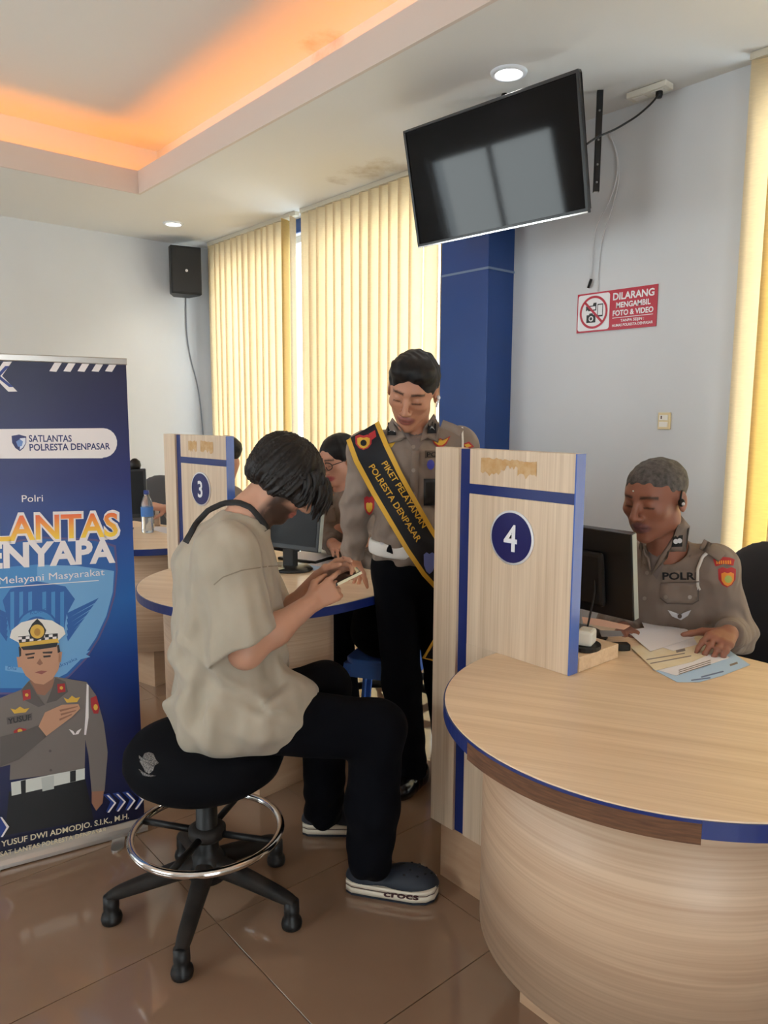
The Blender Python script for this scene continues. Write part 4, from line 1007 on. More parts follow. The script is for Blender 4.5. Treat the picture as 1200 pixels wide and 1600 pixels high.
    # stand collar wrapping the neck
    def collar(P):
        q = (P-np.asarray(J['neck'], f4)) @ R.astype(f4); ang = np.abs(np.arctan2(q[:, 0], -q[:, 1]))
        d = np.abs(rcone(P, J['neck']-ax*.03, J['neck']+ax*.06+fb*.01, .074*girth**.5, .068*girth**.5))-.0045
        zz = (P-np.asarray(J['neck'], f4)) @ ax.astype(f4)
        d = smax(d, np.abs(zz-.002)-.026, .004); return smax(d, (ang-2.35)*.06, .004)
    figure('shirt_collar', collar, J['neck']-.14, J['neck']+.14, .004, M_uni, o)
    return o, sh, R, ax, ts
def hair_fn(c, RH, s, cap, cut, extra=None, amp=.0025, fr=48):
    def fn(P):
        L = ((P-np.asarray(c, f4)) @ RH.astype(f4))/f4(s); A = L.copy(); A[:, 0] = np.abs(A[:, 0]); d = ellip(L, *cap[0])
        for e in cap[1:]: d = smin(d, ellip(A, *e), .02)
        for e in cut: d = smax(d, -ellip(A, *e), .008)
        ph = np.arctan2(L[:, 0], L[:, 1]+.05)
        return (d+amp*.5*np.sin(fr*4*L[:, 0]+fr*2.2*L[:, 1]+2.5*np.sin(55*L[:, 1])+2*np.sin(38*L[:, 2]))+amp*.9*wob(L, 130, 5, 2))*s
    return fn
T_ = lambda o: TREES[o['_tree']]
def disc_px(cx, cy, r, n=12, ry=None): return [(cx+r*cos(2*pi*k/n), cy+(ry or r)*sin(2*pi*k/n)) for k in range(n)]
def shield_px(cx, cy, w, h): return [(cx-w, cy-h*.8), (cx-w*.5, cy-h), (cx, cy-h*.85), (cx+w*.5, cy-h), (cx+w, cy-h*.8), (cx+w*.95, cy+h*.2), (cx+w*.55, cy+h*.75), (cx, cy+h), (cx-w*.55, cy+h*.75), (cx-w*.95, cy+h*.2)]
def wings_px(cx, cy, w, h): return [(cx-w, cy-h), (cx-w*.35, cy-h*.3), (cx, cy-h*.6), (cx+w*.35, cy-h*.3), (cx+w, cy-h), (cx+w*.6, cy+h*.4), (cx+w*.2, cy+h), (cx-w*.2, cy+h), (cx-w*.6, cy+h*.4)]

# ---------------- duty officer standing behind panel 4
J2 = dict(pel=at(642, 878, 2.80), chest=at(645, 752, 2.73), neck=at(648, 684, 2.71), head=at(645, 610, 2.62), rs=at(574, 706, 2.72), re=at(556, 800, 2.80), rw=at(553, 872, 2.92),
          ls=at(714, 698, 2.74), le=at(742, 805, 2.82), lw=at(722, 885, 2.76), rh=at(617, 905, 2.80), lh=at(676, 905, 2.83), rk=at(628, 1065, 2.88), ra=at(642, 1205, 2.985), lk=at(694, 1065, 2.97), la=at(706, 1205, 3.05))
RH2 = frame3((-.83, -.56), radians(27), radians(11)); S2 = 1.1
h2 = hand_prims(J2['rw'], fl(556, 902, .83)-J2['rw'], None, v3(-.2, -.6, .9), v3(.3, -.8, 0), curl=.25)
off2, sh2, R2, ax2, ts2 = officer('person', 'person in grey-brown uniform with a black and gold sash, standing between counters 3 and 4', J2, (-.75, -.66), RH2, s2l(184, 128, 100), s2l(150, 88, 78), hs=S2, wide=.97, jaw=.94, hands=[h2], origin=(1.93, 2.05, 0), fold=1.8)
hair2 = hair_fn(J2['head'], RH2, S2, [((0, -.012, .045), (.082, .1, .082)), ((.02, .035, .088), (.05, .055, .036))], [((0, .108, -.012), (.072, .062, .088)), ((.08, .035, -.085), (.06, .12, .085)), ((0, -.06, -.135), (.1, .09, .085))])
lo, hi = bounds([J2['head']], .17); figure('hair', hair2, lo, hi, .0035, M_hairk, off2)
def legs_fn(J, r0=.085, r1=.074, zmin=.05, girth=1.0):
    prs = [('c', J['rh'], J['rk'], r0, r1), ('c', J['rk'], J['ra'], r1, r1*.9), ('c', J['lh'], J['lk'], r0, r1), ('c', J['lk'], J['la'], r1, r1*.9)]
    return prs
TR2 = legs_fn(J2)+[('e', J2['pel']+v3(0, 0, -.01), (.152, .115, .12), R2)]
def trs2(P):
    d = union(P, TR2, .03)+.003*wob(P, 20, 5, 2)+.003*np.sin(50*P[:, 2]+4*wob(P, 9, 3, 1))*np.clip((.35-P[:, 2])/.3, 0, 1)
    return smax(smax(d, half(P, J2['pel']+ax2*.055, ax2), .01), half(P, (0, 0, .055), (0, 0, -1)), .01)
lo, hi = bounds([J2[k] for k in ('pel', 'rk', 'lk', 'ra', 'la', 'rh', 'lh')], .16); tr2 = figure('trousers', trs2, lo, hi, .006, M_trs, off2)
def belt2(P):
    d = union(P, [('e', J2['pel']+ax2*.06, (.163, .124, .12), R2)], .01); return smax(d, np.abs((P-np.asarray(J2['pel']+ax2*.062, f4)) @ ax2.astype(f4))-.026, .004)
lo, hi = bounds([J2['pel']], .24); b2 = figure('belt', belt2, lo, hi, .005, M_wht, off2)
surf_patch('belt_loop', [T_(b2)], [(604, 826), (614, 829), (614, 866), (604, 862)], M_trs, off2, .006)
surf_patch('belt_buckle', [T_(b2)], disc_px(597, 848, 3.2), M_silver, off2, .007)
def dress_shoe(heel, toe, parent):
    h_ = v3(heel[0], heel[1], 0); u = v3(toe[0]-heel[0], toe[1]-heel[1], 0); L = np.linalg.norm(u); u /= L; vv = v3(-u[1], u[0], 0)
    def fn(P):
        q = P-np.asarray(h_, f4); Q = np.stack([q @ u.astype(f4), q @ vv.astype(f4), q[:, 2]], 1)
        d = ellip(Q, (L*.70, 0, .03), (L*.32, .047, .045)); d = smin(d, ellip(Q, (L*.2, 0, .04), (L*.22, .038, .062)), .04); d = smin(d, ellip(Q, (L*.42, 0, .05), (L*.25, .04, .05)), .03)
        return smax(d+.0015*np.sin(180*Q[:, 0])*(np.abs(Q[:, 0]-L*.5) < L*.15), -q[:, 2]+.001, .004)
    return figure('shoe', fn, np.minimum(h_, h_+u*L)-.08, np.maximum(h_, h_+u*L)+.14, .005, mat('polished_leather', s2l(16, 15, 16), .2), parent)
dress_shoe(fl(664, 1216), fl(617, 1254), off2); dress_shoe(fl(720, 1216), fl(700, 1262), off2)
TT2 = [T_(sh2)]
surf_patch('undershirt', TT2+[T_(off2)], [(629, 674), (648, 680), (668, 670), (662, 690), (650, 706), (640, 692)], M_undr, off2, .004)
for poly in ([(613, 652), (602, 672), (605, 693), (622, 690), (637, 684), (626, 668)], [(678, 646), (687, 664), (685, 692), (668, 684), (656, 690), (662, 668)]):
    surf_patch('collar_flap', TT2+[T_(off2)], poly, M_uni, off2, .012, thick=.003)
for cx, cy in ((612, 671), (675, 668)):
    surf_patch('collar_badge', TT2+[T_(off2)], [(cx-6, cy-11), (cx+6, cy-11), (cx+7, cy+9), (cx-7, cy+9)], M_blk, off2, .018)
    surf_patch('rank_chevron', TT2+[T_(off2)], [(cx-5, cy), (cx, cy-5), (cx+5, cy), (cx+5, cy+4), (cx, cy-1), (cx-5, cy+4)], M_silver, off2, .0215)
surf_ribbon('placket', TT2, [(649, 704), (647, 760), (645, 822)], 12, M_uni, off2, .004, .001)
for y in (698, 735, 772, 808): surf_patch('button', TT2, disc_px(646, y, 3.2), M_btn, off2, .007)
surf_patch('chest_badge', TT2, wings_px(688, 690, 16, 9), M_red, off2, .005); surf_patch('chest_badge', TT2, wings_px(688, 690, 13, 6), M_gold, off2, .007)
surf_patch('chest_badge', TT2, [(598, 695), (618, 691), (612, 699), (600, 701)], M_gold, off2, .005)
surf_patch('name_tape', TT2, [(664, 704), (700, 704), (700, 716), (664, 716)], M_unid, off2, .004); surf_text('name_letters', TT2, 'POLRI', (667, 710), (700, 710), 7, M_blk, off2, .006, .02)
surf_patch('blue_lanyard_badge', TT2, disc_px(673, 726, 6, 10, 8), mat('blue_badge', s2l(62, 70, 178), .5), off2, .006)
surf_patch('card_holder', TT2, [(662, 748), (684, 748), (684, 790), (662, 790)], mat('card_black', s2l(34, 36, 38), .35), off2, .008, thick=.003)
surf_patch('shoulder_patch', TT2, [(722, 694), (733, 690), (741, 698), (730, 702)], M_red, off2, .004); surf_patch('shoulder_patch', TT2, [(725, 695), (732, 693), (737, 697), (729, 699)], M_gold, off2, .006)
surf_ribbon('epaulette', TT2, [(690, 662), (706, 668), (722, 676)], 13, M_uni, off2, .009, .002)
surf_ribbon('white_cord', TT2, [(722, 668), (723, 690), (722, 715)], 3, M_cord, off2, .006, .002)
surf_patch('shoulder_patch', TT2, shield_px(577, 790, 8, 15), M_red, off2, .005); surf_patch('shoulder_patch', TT2, shield_px(577, 793, 5, 8), M_gold, off2, .007)
MB().ell(J2['head']+RH2 @ v3(-.086, .004, -.008)*S2, (.006, .008, .009)).tube([J2['head']+RH2 @ v3(-.088, .006, -.012)*S2, J2['head']+RH2 @ v3(-.084, .016, -.036)*S2], .0035, 8).build('earbud', mat('white_plastic', s2l(236, 236, 238), .25), off2, world=True)
# sash
outer = np.array([(541, 688), (553, 722), (578, 768), (604, 812), (634, 862), (660, 900), (690, 932)], float); inner = np.array([(592, 658), (607, 694), (628, 738), (650, 778), (676, 824), (700, 862), (726, 896)], float)
def rs_(P, n):
    s = np.r_[0, np.cumsum(np.linalg.norm(np.diff(P, axis=0), axis=1))]; t = np.linspace(0, s[-1], n); return np.stack([np.interp(t, s, P[:, k]) for k in (0, 1)], 1)
NS, NW = 40, 9; oo, ii = rs_(outer, NS), rs_(inner, NS); Dg = np.full((NS, NW), np.nan)
for i in range(NS):
    for j in range(NW):
        p = oo[i]+(ii[i]-oo[i])*j/(NW-1)
        for o_ in (sh2, tr2, b2):
            q = hitpt(T_(o_), p[0], p[1]); 
            if q is not None:
                dd = (q-CP) @ CM[2]
                if not (Dg[i, j] < dd): Dg[i, j] = dd
Dg = np.where(np.isnan(Dg), np.nanmedian(Dg), Dg)
Dg = np.minimum(Dg, 2.80)
for _ in range(14):
    E = np.pad(Dg, 1, mode='edge'); A = (E[:-2, 1:-1]+E[2:, 1:-1]+E[1:-1, :-2]+E[1:-1, 2:]+E[1:-1, 1:-1])/5; Dg = np.minimum(A, Dg)
Dg -= .010
def sash_grid(j0, j1, m, off):
    G = []
    for i in range(NS):
        row = []
        for k in range(m):
            t = j0+(j1-j0)*k/(m-1); p = oo[i]+(ii[i]-oo[i])*t; x = t*(NW-1); a = min(int(x), NW-2); D = Dg[i, a]*(1-(x-a))+Dg[i, a+1]*(x-a); row.append(at(p[0], p[1], D-off))
        G.append(row)
    return G
M_sash = mat('black_sash', s2l(14, 15, 24), .75)
SG = sash_grid(0, 1, NW, 0); MB().grid(SG).build('sash', M_sash, off2, world=True, solid=.002)
Vs = [tuple(p) for r in SG for p in r]; sash_t = BVHTree.FromPolygons(Vs, [(i*NW+j, i*NW+j+1, (i+1)*NW+j+1, (i+1)*NW+j) for i in range(NS-1) for j in range(NW-1)])
sash = off2.children[-1]
MB().grid(sash_grid(0, .13, 2, .004)).build('gold_border', M_gold, sash, world=True); MB().grid(sash_grid(.87, 1, 2, .004)).build('gold_border', M_gold, sash, world=True)
surf_text('sash_letters', [sash_t], 'PIKET PELAYANAN', (600, 722), (664, 823), 9.5, M_gold, sash, .006, .012)
surf_text('sash_letters', [sash_t], 'POLRESTA DENPASAR', (580, 727), (655, 845), 9.5, M_gold, sash, .006, .012)
surf_patch('sash_emblem', [sash_t], shield_px(568, 691, 13, 12), M_red, sash, .005); surf_patch('sash_emblem', [sash_t], shield_px(568, 692, 10, 9), M_gold, sash, .007); surf_patch('sash_emblem', [sash_t], disc_px(568, 692, 5), M_blk, sash, .009)
surf_patch('sash_emblem', [sash_t], [(576, 678), (586, 672), (588, 682), (580, 688)], M_red, sash, .005)
surf_patch('sash_emblem', [sash_t], shield_px(671, 880, 9, 17), mat('silver_blue', s2l(110, 122, 190), .5), sash, .006)
# loose end of the sash below the hip
tl = [at(*p) for p in ((688, 985, 2.72), (662, 1028, 2.74), (690, 1034, 2.74))]
MB().add(tl, [(0, 1, 2)]).build('sash_tail', M_sash, sash, world=True, solid=.002)
MB().tube([tl[0], tl[1], tl[2]], .006, 6).build('gold_border', M_gold, sash, world=True)

# ---------------- officer seated at counter 4
J3 = dict(pel=at(1062, 1075, 2.66), chest=at(1052, 948, 2.52), neck=at(1046, 868, 2.44), head=at(1024, 779, 2.37), ls=at(1112, 888, 2.39), le=at(1150, 992, 2.44), lw=at(1138, 990, 2.23), rs=at(992, 876, 2.62), re=at(965, 975, 2.66), rw=at(975, 985, 2.44),
          rh=at(1040, 1090, 2.72), lh=at(1085, 1090, 2.6))
for s, y in (('r', 1.30), ('l', 1.08)): J3[s+'h'] = v3(2.50, y, .52); J3[s+'k'] = v3(2.12, y+.02, .54); J3[s+'a'] = v3(2.16, y+.02, .10)
RH3 = frame3((-1, .06), radians(12), radians(0)); S3 = 1.08
h3 = hand_prims(J3['lw'], at(1122, 1002, 2.15)-J3['lw'], None, v3(-.1, -.3, 1), v3(-.4, .9, 0), curl=.45, s=1.05)
off3, sh3, R3, ax3, ts3 = officer('person', 'person in grey-brown uniform with greying hair seated at counter 4', J3, (-.9, -.44), RH3, s2l(146, 94, 74), s2l(112, 70, 70), hs=S3, wide=1.06, jaw=1.12, girth=1.2, hands=[h3], waist=1.08, fold=1.8, browcol=s2l(40, 32, 30))
hair3 = hair_fn(J3['head'], RH3, S3*1.0, [((0, -.014, .04), (.082, .1, .079))], [((0, .112, -.012), (.076, .066, .088)), ((.08, .055, -.085), (.06, .10, .088)), ((0, -.06, -.12), (.1, .09, .085))], amp=.0014)
lo, hi = bounds([J3['head']], .17); figure('hair', hair3, lo, hi, .0035, mat('greying_hair', s2l(40, 36, 35), .75, noise=((70, 70, 70), .3, s2l(104, 98, 95)), bump=((300, 300, 300), .6, .003)), off3)
TR3 = legs_fn(J3, .09, .075)+[('c', J3['rh'], J3['lh'], .12, .12), ('e', J3['pel']-z3*.06, (.17, .15, .12), R3)]
lo, hi = bounds([J3[k] for k in ('pel', 'rk', 'lk', 'ra', 'la', 'rh', 'lh')], .17); figure('trousers', lambda P: smax(union(P, TR3, .03)+.003*wob(P, 20, 4, 2), half(P, (0, 0, .05), (0, 0, -1)), .01), lo, hi, .008, M_trs, off3)
for s in 'rl': dress_shoe(J3[s+'a']+v3(.06, 0, 0), J3[s+'a']+v3(-.2, 0, 0), off3)
TT3 = [T_(sh3), T_(off3)]
surf_patch('undershirt', TT3, [(1008, 855), (1030, 868), (1040, 860), (1036, 885), (1026, 905), (1014, 890)], M_undr, off3, .004)
surf_patch('collar_flap', TT3, [(1064, 805), (1078, 822), (1072, 862), (1042, 862), (1042, 874), (1018, 898), (1030, 872), (1052, 838)], M_uni, off3, .008, thick=.003)
surf_patch('collar_flap', TT3, [(1002, 838), (1012, 862), (1016, 892), (1004, 880), (998, 856)], M_uni, off3, .008, thick=.003)
surf_patch('collar_badge', TT3, [(1052, 838), (1067, 836), (1066, 854), (1049, 855)], M_blk, off3, .0125); surf_patch('rank_flowers', TT3, disc_px(1056, 846, 4), M_silver, off3, .0145); surf_patch('rank_flowers', TT3, disc_px(1062, 845, 4), M_silver, off3, .0145)
surf_ribbon('epaulette', TT3, [(1096, 850), (1106, 855), (1118, 863), (1128, 872)], 17, M_uni, off3, .010, .002)
surf_patch('button', TT3, disc_px(1099, 851, 3), M_btn, off3, .013)
surf_ribbon('white_cord', TT3, [(1112, 858), (1098, 870), (1090, 890), (1090, 915), (1093, 922)], 5, M_cord, off3, .006, .002)
surf_patch('name_tape', TT3, [(1034, 890), (1090, 890), (1090, 909), (1034, 909)], M_uni, off3, .004); surf_text('name_letters', TT3, 'POLRI', (1035, 900), (1089, 900), 11, M_blk, off3, .006, .03)
surf_patch('chest_pocket', TT3, [(1032, 912), (1092, 910), (1092, 938), (1082, 944), (1042, 943), (1031, 934)], M_uni, off3, .006, thick=.002)
for x, y in ((1040, 933), (1078, 933), (1011, 895), (1007, 935)): surf_patch('button', TT3, disc_px(x, y, 3.2), M_btn, off3, .010)
surf_ribbon('pocket_seam', TT3, [(1032, 911), (1092, 909)], 1.6, M_unid, off3, .009); surf_ribbon('pocket_seam', TT3, [(1031, 934), (1042, 943), (1082, 944), (1092, 938)], 1.6, M_unid, off3, .009)
surf_patch('wing_badge', TT3, [(1043, 953), (1057, 958), (1062, 964), (1067, 958), (1080, 953), (1075, 962), (1064, 969), (1050, 963)], M_silver, off3, .006); surf_patch('wing_badge', TT3, disc_px(1062, 963, 3.5), M_unid, off3, .008)
surf_patch('shoulder_patch', TT3, [(1114, 874), (1126, 870), (1140, 871), (1148, 874), (1146, 884), (1132, 881), (1118, 885)], M_red, off3, .005); [surf_patch('patch_stitching', TT3, [(x_, 876), (x_+2.2, 875.5), (x_+2.6, 881), (x_+.4, 881.5)], M_oran, off3, .007) for x_ in (1119, 1122.5, 1126, 1129.5, 1133, 1136.5, 1140)]
surf_patch('shoulder_patch', TT3, shield_px(1136, 902, 14, 16), M_red, off3, .005); surf_patch('shoulder_patch', TT3, shield_px(1137, 905, 10, 11), M_oran, off3, .007); surf_patch('shoulder_patch', TT3, disc_px(1138, 905, 6), M_green, off3, .009)
ec = J3['head']+RH3 @ v3(-.086*1.06, .012, .0)*S3
MB().ell(ec, (.009, .011, .013)).tube([ec+RH3 @ v3(0, .004, .012), ec+RH3 @ v3(.004, -.012, .034), ec+RH3 @ v3(.006, -.03, .03)], .003, 8).build('earpiece', M_black, off3, world=True)
MB().ell(ec+RH3 @ v3(-.008, .004, -.002), (.0045, .0055, .0055)).build('earpiece_cap', M_silver, off3, world=True)
MB().ell(J3['head']+RH3 @ v3(0.004, .099, .05)*S3, (.0026, .0026, .0026)).build('rice_mark', M_wht, off3, world=True)

# ---------------- bespectacled officer seated at counter 3
J4 = dict(pel=at(560, 905, 3.62), chest=at(545, 815, 3.56), neck=at(540, 768, 3.52), head=at(529, 717, 3.46), ls=at(562, 792, 3.42), le=at(590, 850, 3.42), lw=at(568, 846, 3.26), rs=at(512, 782, 3.7), re=at(505, 840, 3.62), rw=at(520, 850, 3.42))
for s, y in (('r', 2.86), ('l', 2.68)): J4[s+'h'] = v3(2.42, y, .50); J4[s+'k'] = v3(2.02, y, .52); J4[s+'a'] = v3(2.08, y, .09)
RH4 = frame3((-1, -.06), radians(20), 0); h4 = hand_prims(J4['lw'], at(552, 850, 3.16)-J4['lw'], None, v3(0, 0, 1), v3(-.3, .9, 0), curl=.4, s=.92)
off4, sh4, R4, ax4, ts4 = officer('person', 'person in grey-brown uniform with glasses and tied dark hair at counter 3', J4, (-.9, -.44), RH4, s2l(206, 152, 128), s2l(176, 84, 84), hs=.97, wide=.95, jaw=.88, girth=.92, hands=[h4], h=.006)
hair4 = hair_fn(J4['head'], RH4, .97, [((0, -.016, .036), (.083, .103, .084)), ((.0, -.1, .0), (.035, .035, .04))], [((0, .122, -.012), (.068, .078, .096)), ((.08, .06, -.06), (.05, .07, .07)), ((0, -.02, -.13), (.12, .09, .075))], amp=.0012)
lo, hi = bounds([J4['head']], .17); figure('hair', hair4, lo, hi, .004, M_hairk, off4)
TR4 = legs_fn(J4, .085, .07)+[('c', J4['rh'], J4['lh'], .11, .11)]
lo, hi = bounds([J4[k] for k in ('rk', 'lk', 'ra', 'la', 'rh', 'lh')], .17); figure('trousers', lambda P: smax(union(P, TR4, .03), half(P, (0, 0, .05), (0, 0, -1)), .01), lo, hi, .01, M_trs, off4)
for s in 'rl': dress_shoe(J4[s+'a']+v3(.06, 0, 0), J4[s+'a']+v3(-.18, 0, 0), off4)
gl = MB(); hp4 = lambda x, y, z: J4['head']+RH4 @ v3(x, y, z)*.97
for sx in (-1, 1):
    gl.tube([hp4(sx*(.032+.025*cos(a)), .104-.012*abs(cos(a)), .004+.019*sin(a)) for a in np.linspace(0, 2*pi, 24, endpoint=False)], .0022, 6, closed=True)
    gl.tube([hp4(sx*.057, .094, .008), hp4(sx*.078, .05, .008), hp4(sx*.082, -.01, .006)], .002, 6)
gl.tube([hp4(-.008, .106, .008), hp4(.008, .106, .008)], .002, 6).build('glasses', M_black, off4, world=True)
TT4 = [T_(sh4)]
surf_patch('chest_badge', TT4, wings_px(513, 776, 9, 4), M_gold, off4, .005); surf_patch('name_tape', TT4, [(508, 783), (520, 782), (520, 789), (508, 790)], M_blk, off4, .005)
surf_patch('chest_pocket', TT4, [(506, 795), (524, 793), (526, 815), (508, 818)], M_uni, off4, .006, thick=.002)

# ---------------- person behind the number 3 panel
J5 = dict(pel=at(345, 880, 4.5), chest=at(340, 800, 4.46), neck=at(345, 758, 4.45), head=at(351, 714, 4.42), rs=at(318, 775, 4.6), re=at(295, 830, 4.5), rw=at(262, 795, 4.45), ls=at(362, 780, 4.32), le=at(345, 845, 4.25), lw=at(318, 830, 4.3))
for s, y in (('r', 3.98), ('l', 3.8)): J5[s+'h'] = v3(2.22, y, .5); J5[s+'k'] = v3(1.95, y+.1, .52); J5[s+'a'] = v3(1.98, y+.1, .09)
RH5 = frame3((-.9, .44), radians(20), 0); h5 = hand_prims(J5['rw'], at(246, 792, 4.42)-J5['rw'], None, v3(0, -.4, .9), v3(-.6, -.6, .2), curl=.5)
off5, sh5, R5, ax5, ts5 = officer('person', 'dark-haired person almost hidden behind the number 3 panel, one hand showing', J5, (-.9, .44), RH5, s2l(196, 140, 116), s2l(160, 90, 84), hands=[h5], h=.008)
hair5 = hair_fn(J5['head'], RH5, 1.0, [((0, -.014, .036), (.086, .106, .086))], [((0, .112, -.03), (.08, .07, .09)), ((0, -.02, -.14), (.12, .09, .075))])
lo, hi = bounds([J5['head']], .17); figure('hair', hair5, lo, hi, .005, M_hairk, off5)
TR5 = legs_fn(J5, .085, .07)+[('c', J5['rh'], J5['lh'], .11, .11)]
lo, hi = bounds([J5[k] for k in ('rk', 'lk', 'ra', 'la', 'rh', 'lh')], .17); figure('trousers', lambda P: smax(union(P, TR5, .03), half(P, (0, 0, .05), (0, 0, -1)), .01), lo, hi, .012, M_trs, off5)
# ================================================================== television and fittings
M_tvb = mat('tv_bezel', s2l(20, 20, 22), .3); M_tvs = mat('tv_screen', s2l(9, 8, 10), .05, spec=.28)
tv = empty('television', (2.7398, 2.4445, 2.6365), 0, 'large black flat television hung from the ceiling, tilted down', 'television')
tv.rotation_mode = 'YXZ'; tv.rotation_euler = (radians(12.308), radians(-.571), radians(-83.91))
TW, TH = .97, .56; bz = .012
fr = MB().box(-TW/2, TW/2, -.006, .022, -TH/2, -TH/2+bz*1.5).box(-TW/2, TW/2, -.006, .022, TH/2-bz, TH/2).box(-TW/2, -TW/2+bz, -.006, .022, -TH/2+bz*1.5, TH/2-bz).box(TW/2-bz, TW/2, -.006, .022, -TH/2+bz*1.5, TH/2-bz)
fr.build('bezel', M_tvb, tv, bevel=.002); MB().box(-TW/2+bz, TW/2-bz, 0, .012, -TH/2+bz*1.5, TH/2-bz).build('screen', M_tvs, tv)
MB().box(-TW/2+.02, TW/2-.02, .022, .03, -TH/2+.02, TH/2-.02).box(-.32, .32, .03, .06, -TH/2+.03, .08).build('rear_housing', M_tvb, tv, bevel=.006)
MB().box(-TW/2, TW/2, -.009, -.006, -TH/2, -TH/2+.006).build('chrome_lip', M_chrome, tv)
MB().box(-.1, .1, .06, .07, -.1, .1).tube([(0, .07, 0), (0, .12, .06), (0, .19, .33)], .016, 10).build('ceiling_mount', M_black, tv)
rail = empty('mounting_rail', (3.156, 2.139, 2.55), radians(-49), 'black perforated metal rail hanging from the ceiling beside the television', 'bracket')
MB().box(-.014, .014, -.004, .004, 0, .45).box(-.014, -.011, -.004, .02, 0, .45).box(.011, .014, -.004, .02, 0, .45).build('channel', M_black, rail)
for z in (.04, .12, .23, .36): MB().lathe([(0, 0), (.005, 0), (.005, .0015), (0, .0015)], seg=10, fn=lambda p, z=z: (p[0], -.0042-p[2], z+p[1])).build('slot', mat('steel', s2l(150, 150, 150), .4, metal=1), rail)
def cable(name, pts, r, m, label, cat='cable', n=40):
    P = np.array(pts, float); s = np.r_[0, np.cumsum(np.linalg.norm(np.diff(P, axis=0), axis=1))]; t = np.linspace(0, s[-1], n); Q = np.stack([np.interp(t, s, P[:, k]) for k in range(3)], 1)
    for _ in range(6): Q[1:-1] = .25*Q[:-2]+.5*Q[1:-1]+.25*Q[2:]
    o = MB().tube(Q-Q[0], r, 8).build(name, m); o.location = tuple(Q[0]); return tag(o, label, cat)
M_wcab = mat('white_cable', s2l(206, 206, 208), .5)
pcord = cable('power_cable', [(2.84, 2.06, 2.62), at(930, 215, 3.24), at(960, 203, 3.27), at(995, 182, 3.31), at(1020, 160, 3.34), at(1029, 148, 3.36), fl(1031, 139, 2.985)], .0045, M_black, 'black power cord looping from the television to the ceiling socket')
mwp = tv.matrix_basis.inverted() @ Matrix.Translation(pcord.location); pcord.data.transform(mwp); pcord.location = (0, 0, 0); pcord.parent = tv; del pcord['category']; del pcord['label']
cable('signal_cable', [plane(*p, 0, 3.405) for p in ((948, 205), (962, 230), (966, 265), (958, 300), (945, 330), (930, 352), (925, 395), (924, 428), (920, 442))], .0035, M_wcab, 'white cable hanging down the wall and ending in a black plug')
MB().tube([plane(924, 436, 0, 3.404)-plane(948, 205, 0, 3.405), plane(919, 450, 0, 3.404)-plane(948, 205, 0, 3.405)], .007, 8).build('plug', M_black, bpy.data.objects['signal_cable'])
cable('signal_cable', [plane(*p, 0, 3.412) for p in ((952, 208), (965, 240), (968, 280), (955, 330), (940, 372), (935, 420), (934, 455))], .003, M_wcab, 'thin white cable running behind the red sign')
s0 = fl(1015, 138, ZC-.001); sk_ = empty('ceiling_socket', (s0[0], s0[1], ZC-.028), 0, 'cream double socket block on the ceiling with a black plug', 'socket')
MB().box(-.035, .035, -.1, .1, .0, .027).build('body', mat('cream_plastic', s2l(222, 214, 198), .4), sk_, bevel=.004); [MB().box(-.02, .02, q_, q_+.06, -.003, 0).build('outlet', mat('cream_plastic_light', s2l(236, 230, 220), .4), sk_, bevel=.001) for q_ in (.015, -.08)]
MB().lathe([(0, -.03), (.012, -.03), (.016, -.018), (.016, -.003), (0, -.003)], c=(.0, -.05, 0), seg=16).build('plug', M_black, sk_)
# red notice on the wall
SYL, SZ0, SW, SH = 2.402, 1.930, .458, .200
sg = empty('notice_sign', (X1-.001, SYL-SW/2, SZ0), 0, 'red and white no photo and video notice on the white wall', 'sign')
M_sred = mat('sign_red', s2l(186, 24, 52), .35); M_sw = mat('sign_white', s2l(236, 234, 236), .35); M_sk = mat('sign_black', s2l(18, 20, 24), .4)
MB().box(-.005, 0, -SW/2, SW/2, 0, SH).build('plate', M_sred, sg)
fs = lambda k: (lambda u, v: (-.0052-.0004*k, SW/2-u, v))
rr = .014; cw = .196
flat(MB(), [(x+(rr*cos(a)), y+(rr*sin(a))) for (x, y, a0) in ((.006+rr, .008+rr, pi), (cw-rr, .008+rr, 1.5*pi), (cw-rr, SH-.008-rr, 0), (.006+rr, SH-.008-rr, .5*pi)) for a in np.linspace(a0, a0+pi/2, 6)], fs(1)).build('white_panel', M_sw, sg)
cxs, cys = .102, .1
ic = MB(); flat(ic, [(.06, .088), (.06, .048), (.115, .048), (.115, .088), (.1, .088), (.096, .096), (.078, .096), (.074, .088)], fs(2)); flat(ic, [(.068, .135), (.068, .108), (.118, .108), (.118, .148), (.1, .148), (.096, .135)], fs(2)); flat(ic, [(.055, .135), (.068, .128), (.068, .115), (.055, .108)], fs(2)); flat(ic, [(.124, .14), (.124, .075), (.158, .075), (.158, .14)], fs(2)); ic.build('camera_icons', M_sk, sg)
[flat(MB(), q_, fs(3)).build('icon_highlight', M_sw, sg) for q_ in (disc_poly(.088, .068, .014), [(.128, .134), (.128, .083), (.154, .083), (.154, .134)], [(.082, .13), (.082, .114), (.112, .114), (.112, .13)])]; flat(MB(), disc_poly(.088, .068, .008), fs(4)).build('icon_lens', M_sk, sg)
pb_ = MB(); ring_geo(pb_, cxs, cys, .072, .084, fs(5)); c_, s_ = cos(radians(-45)), sin(radians(-45)); flat(pb_, [(cxs+x*c_-y*s_, cys+x*s_+y*c_) for x, y in ((-.075, -.006), (.075, -.006), (.075, .006), (-.075, .006))], fs(5)); pb_.build('prohibition_ring', M_sred, sg)
def stext(t, u, v, wd, cap, b=.02):
    V, Fc = text_geo(t, cap/.7, b, 'CENTER'); w0 = max(x for x, _ in V)-min(x for x, _ in V); return MB().add([fs(2)(u+x*wd/w0, v+y) for x, y in V], Fc).build('sign_lettering', M_sw, sg)
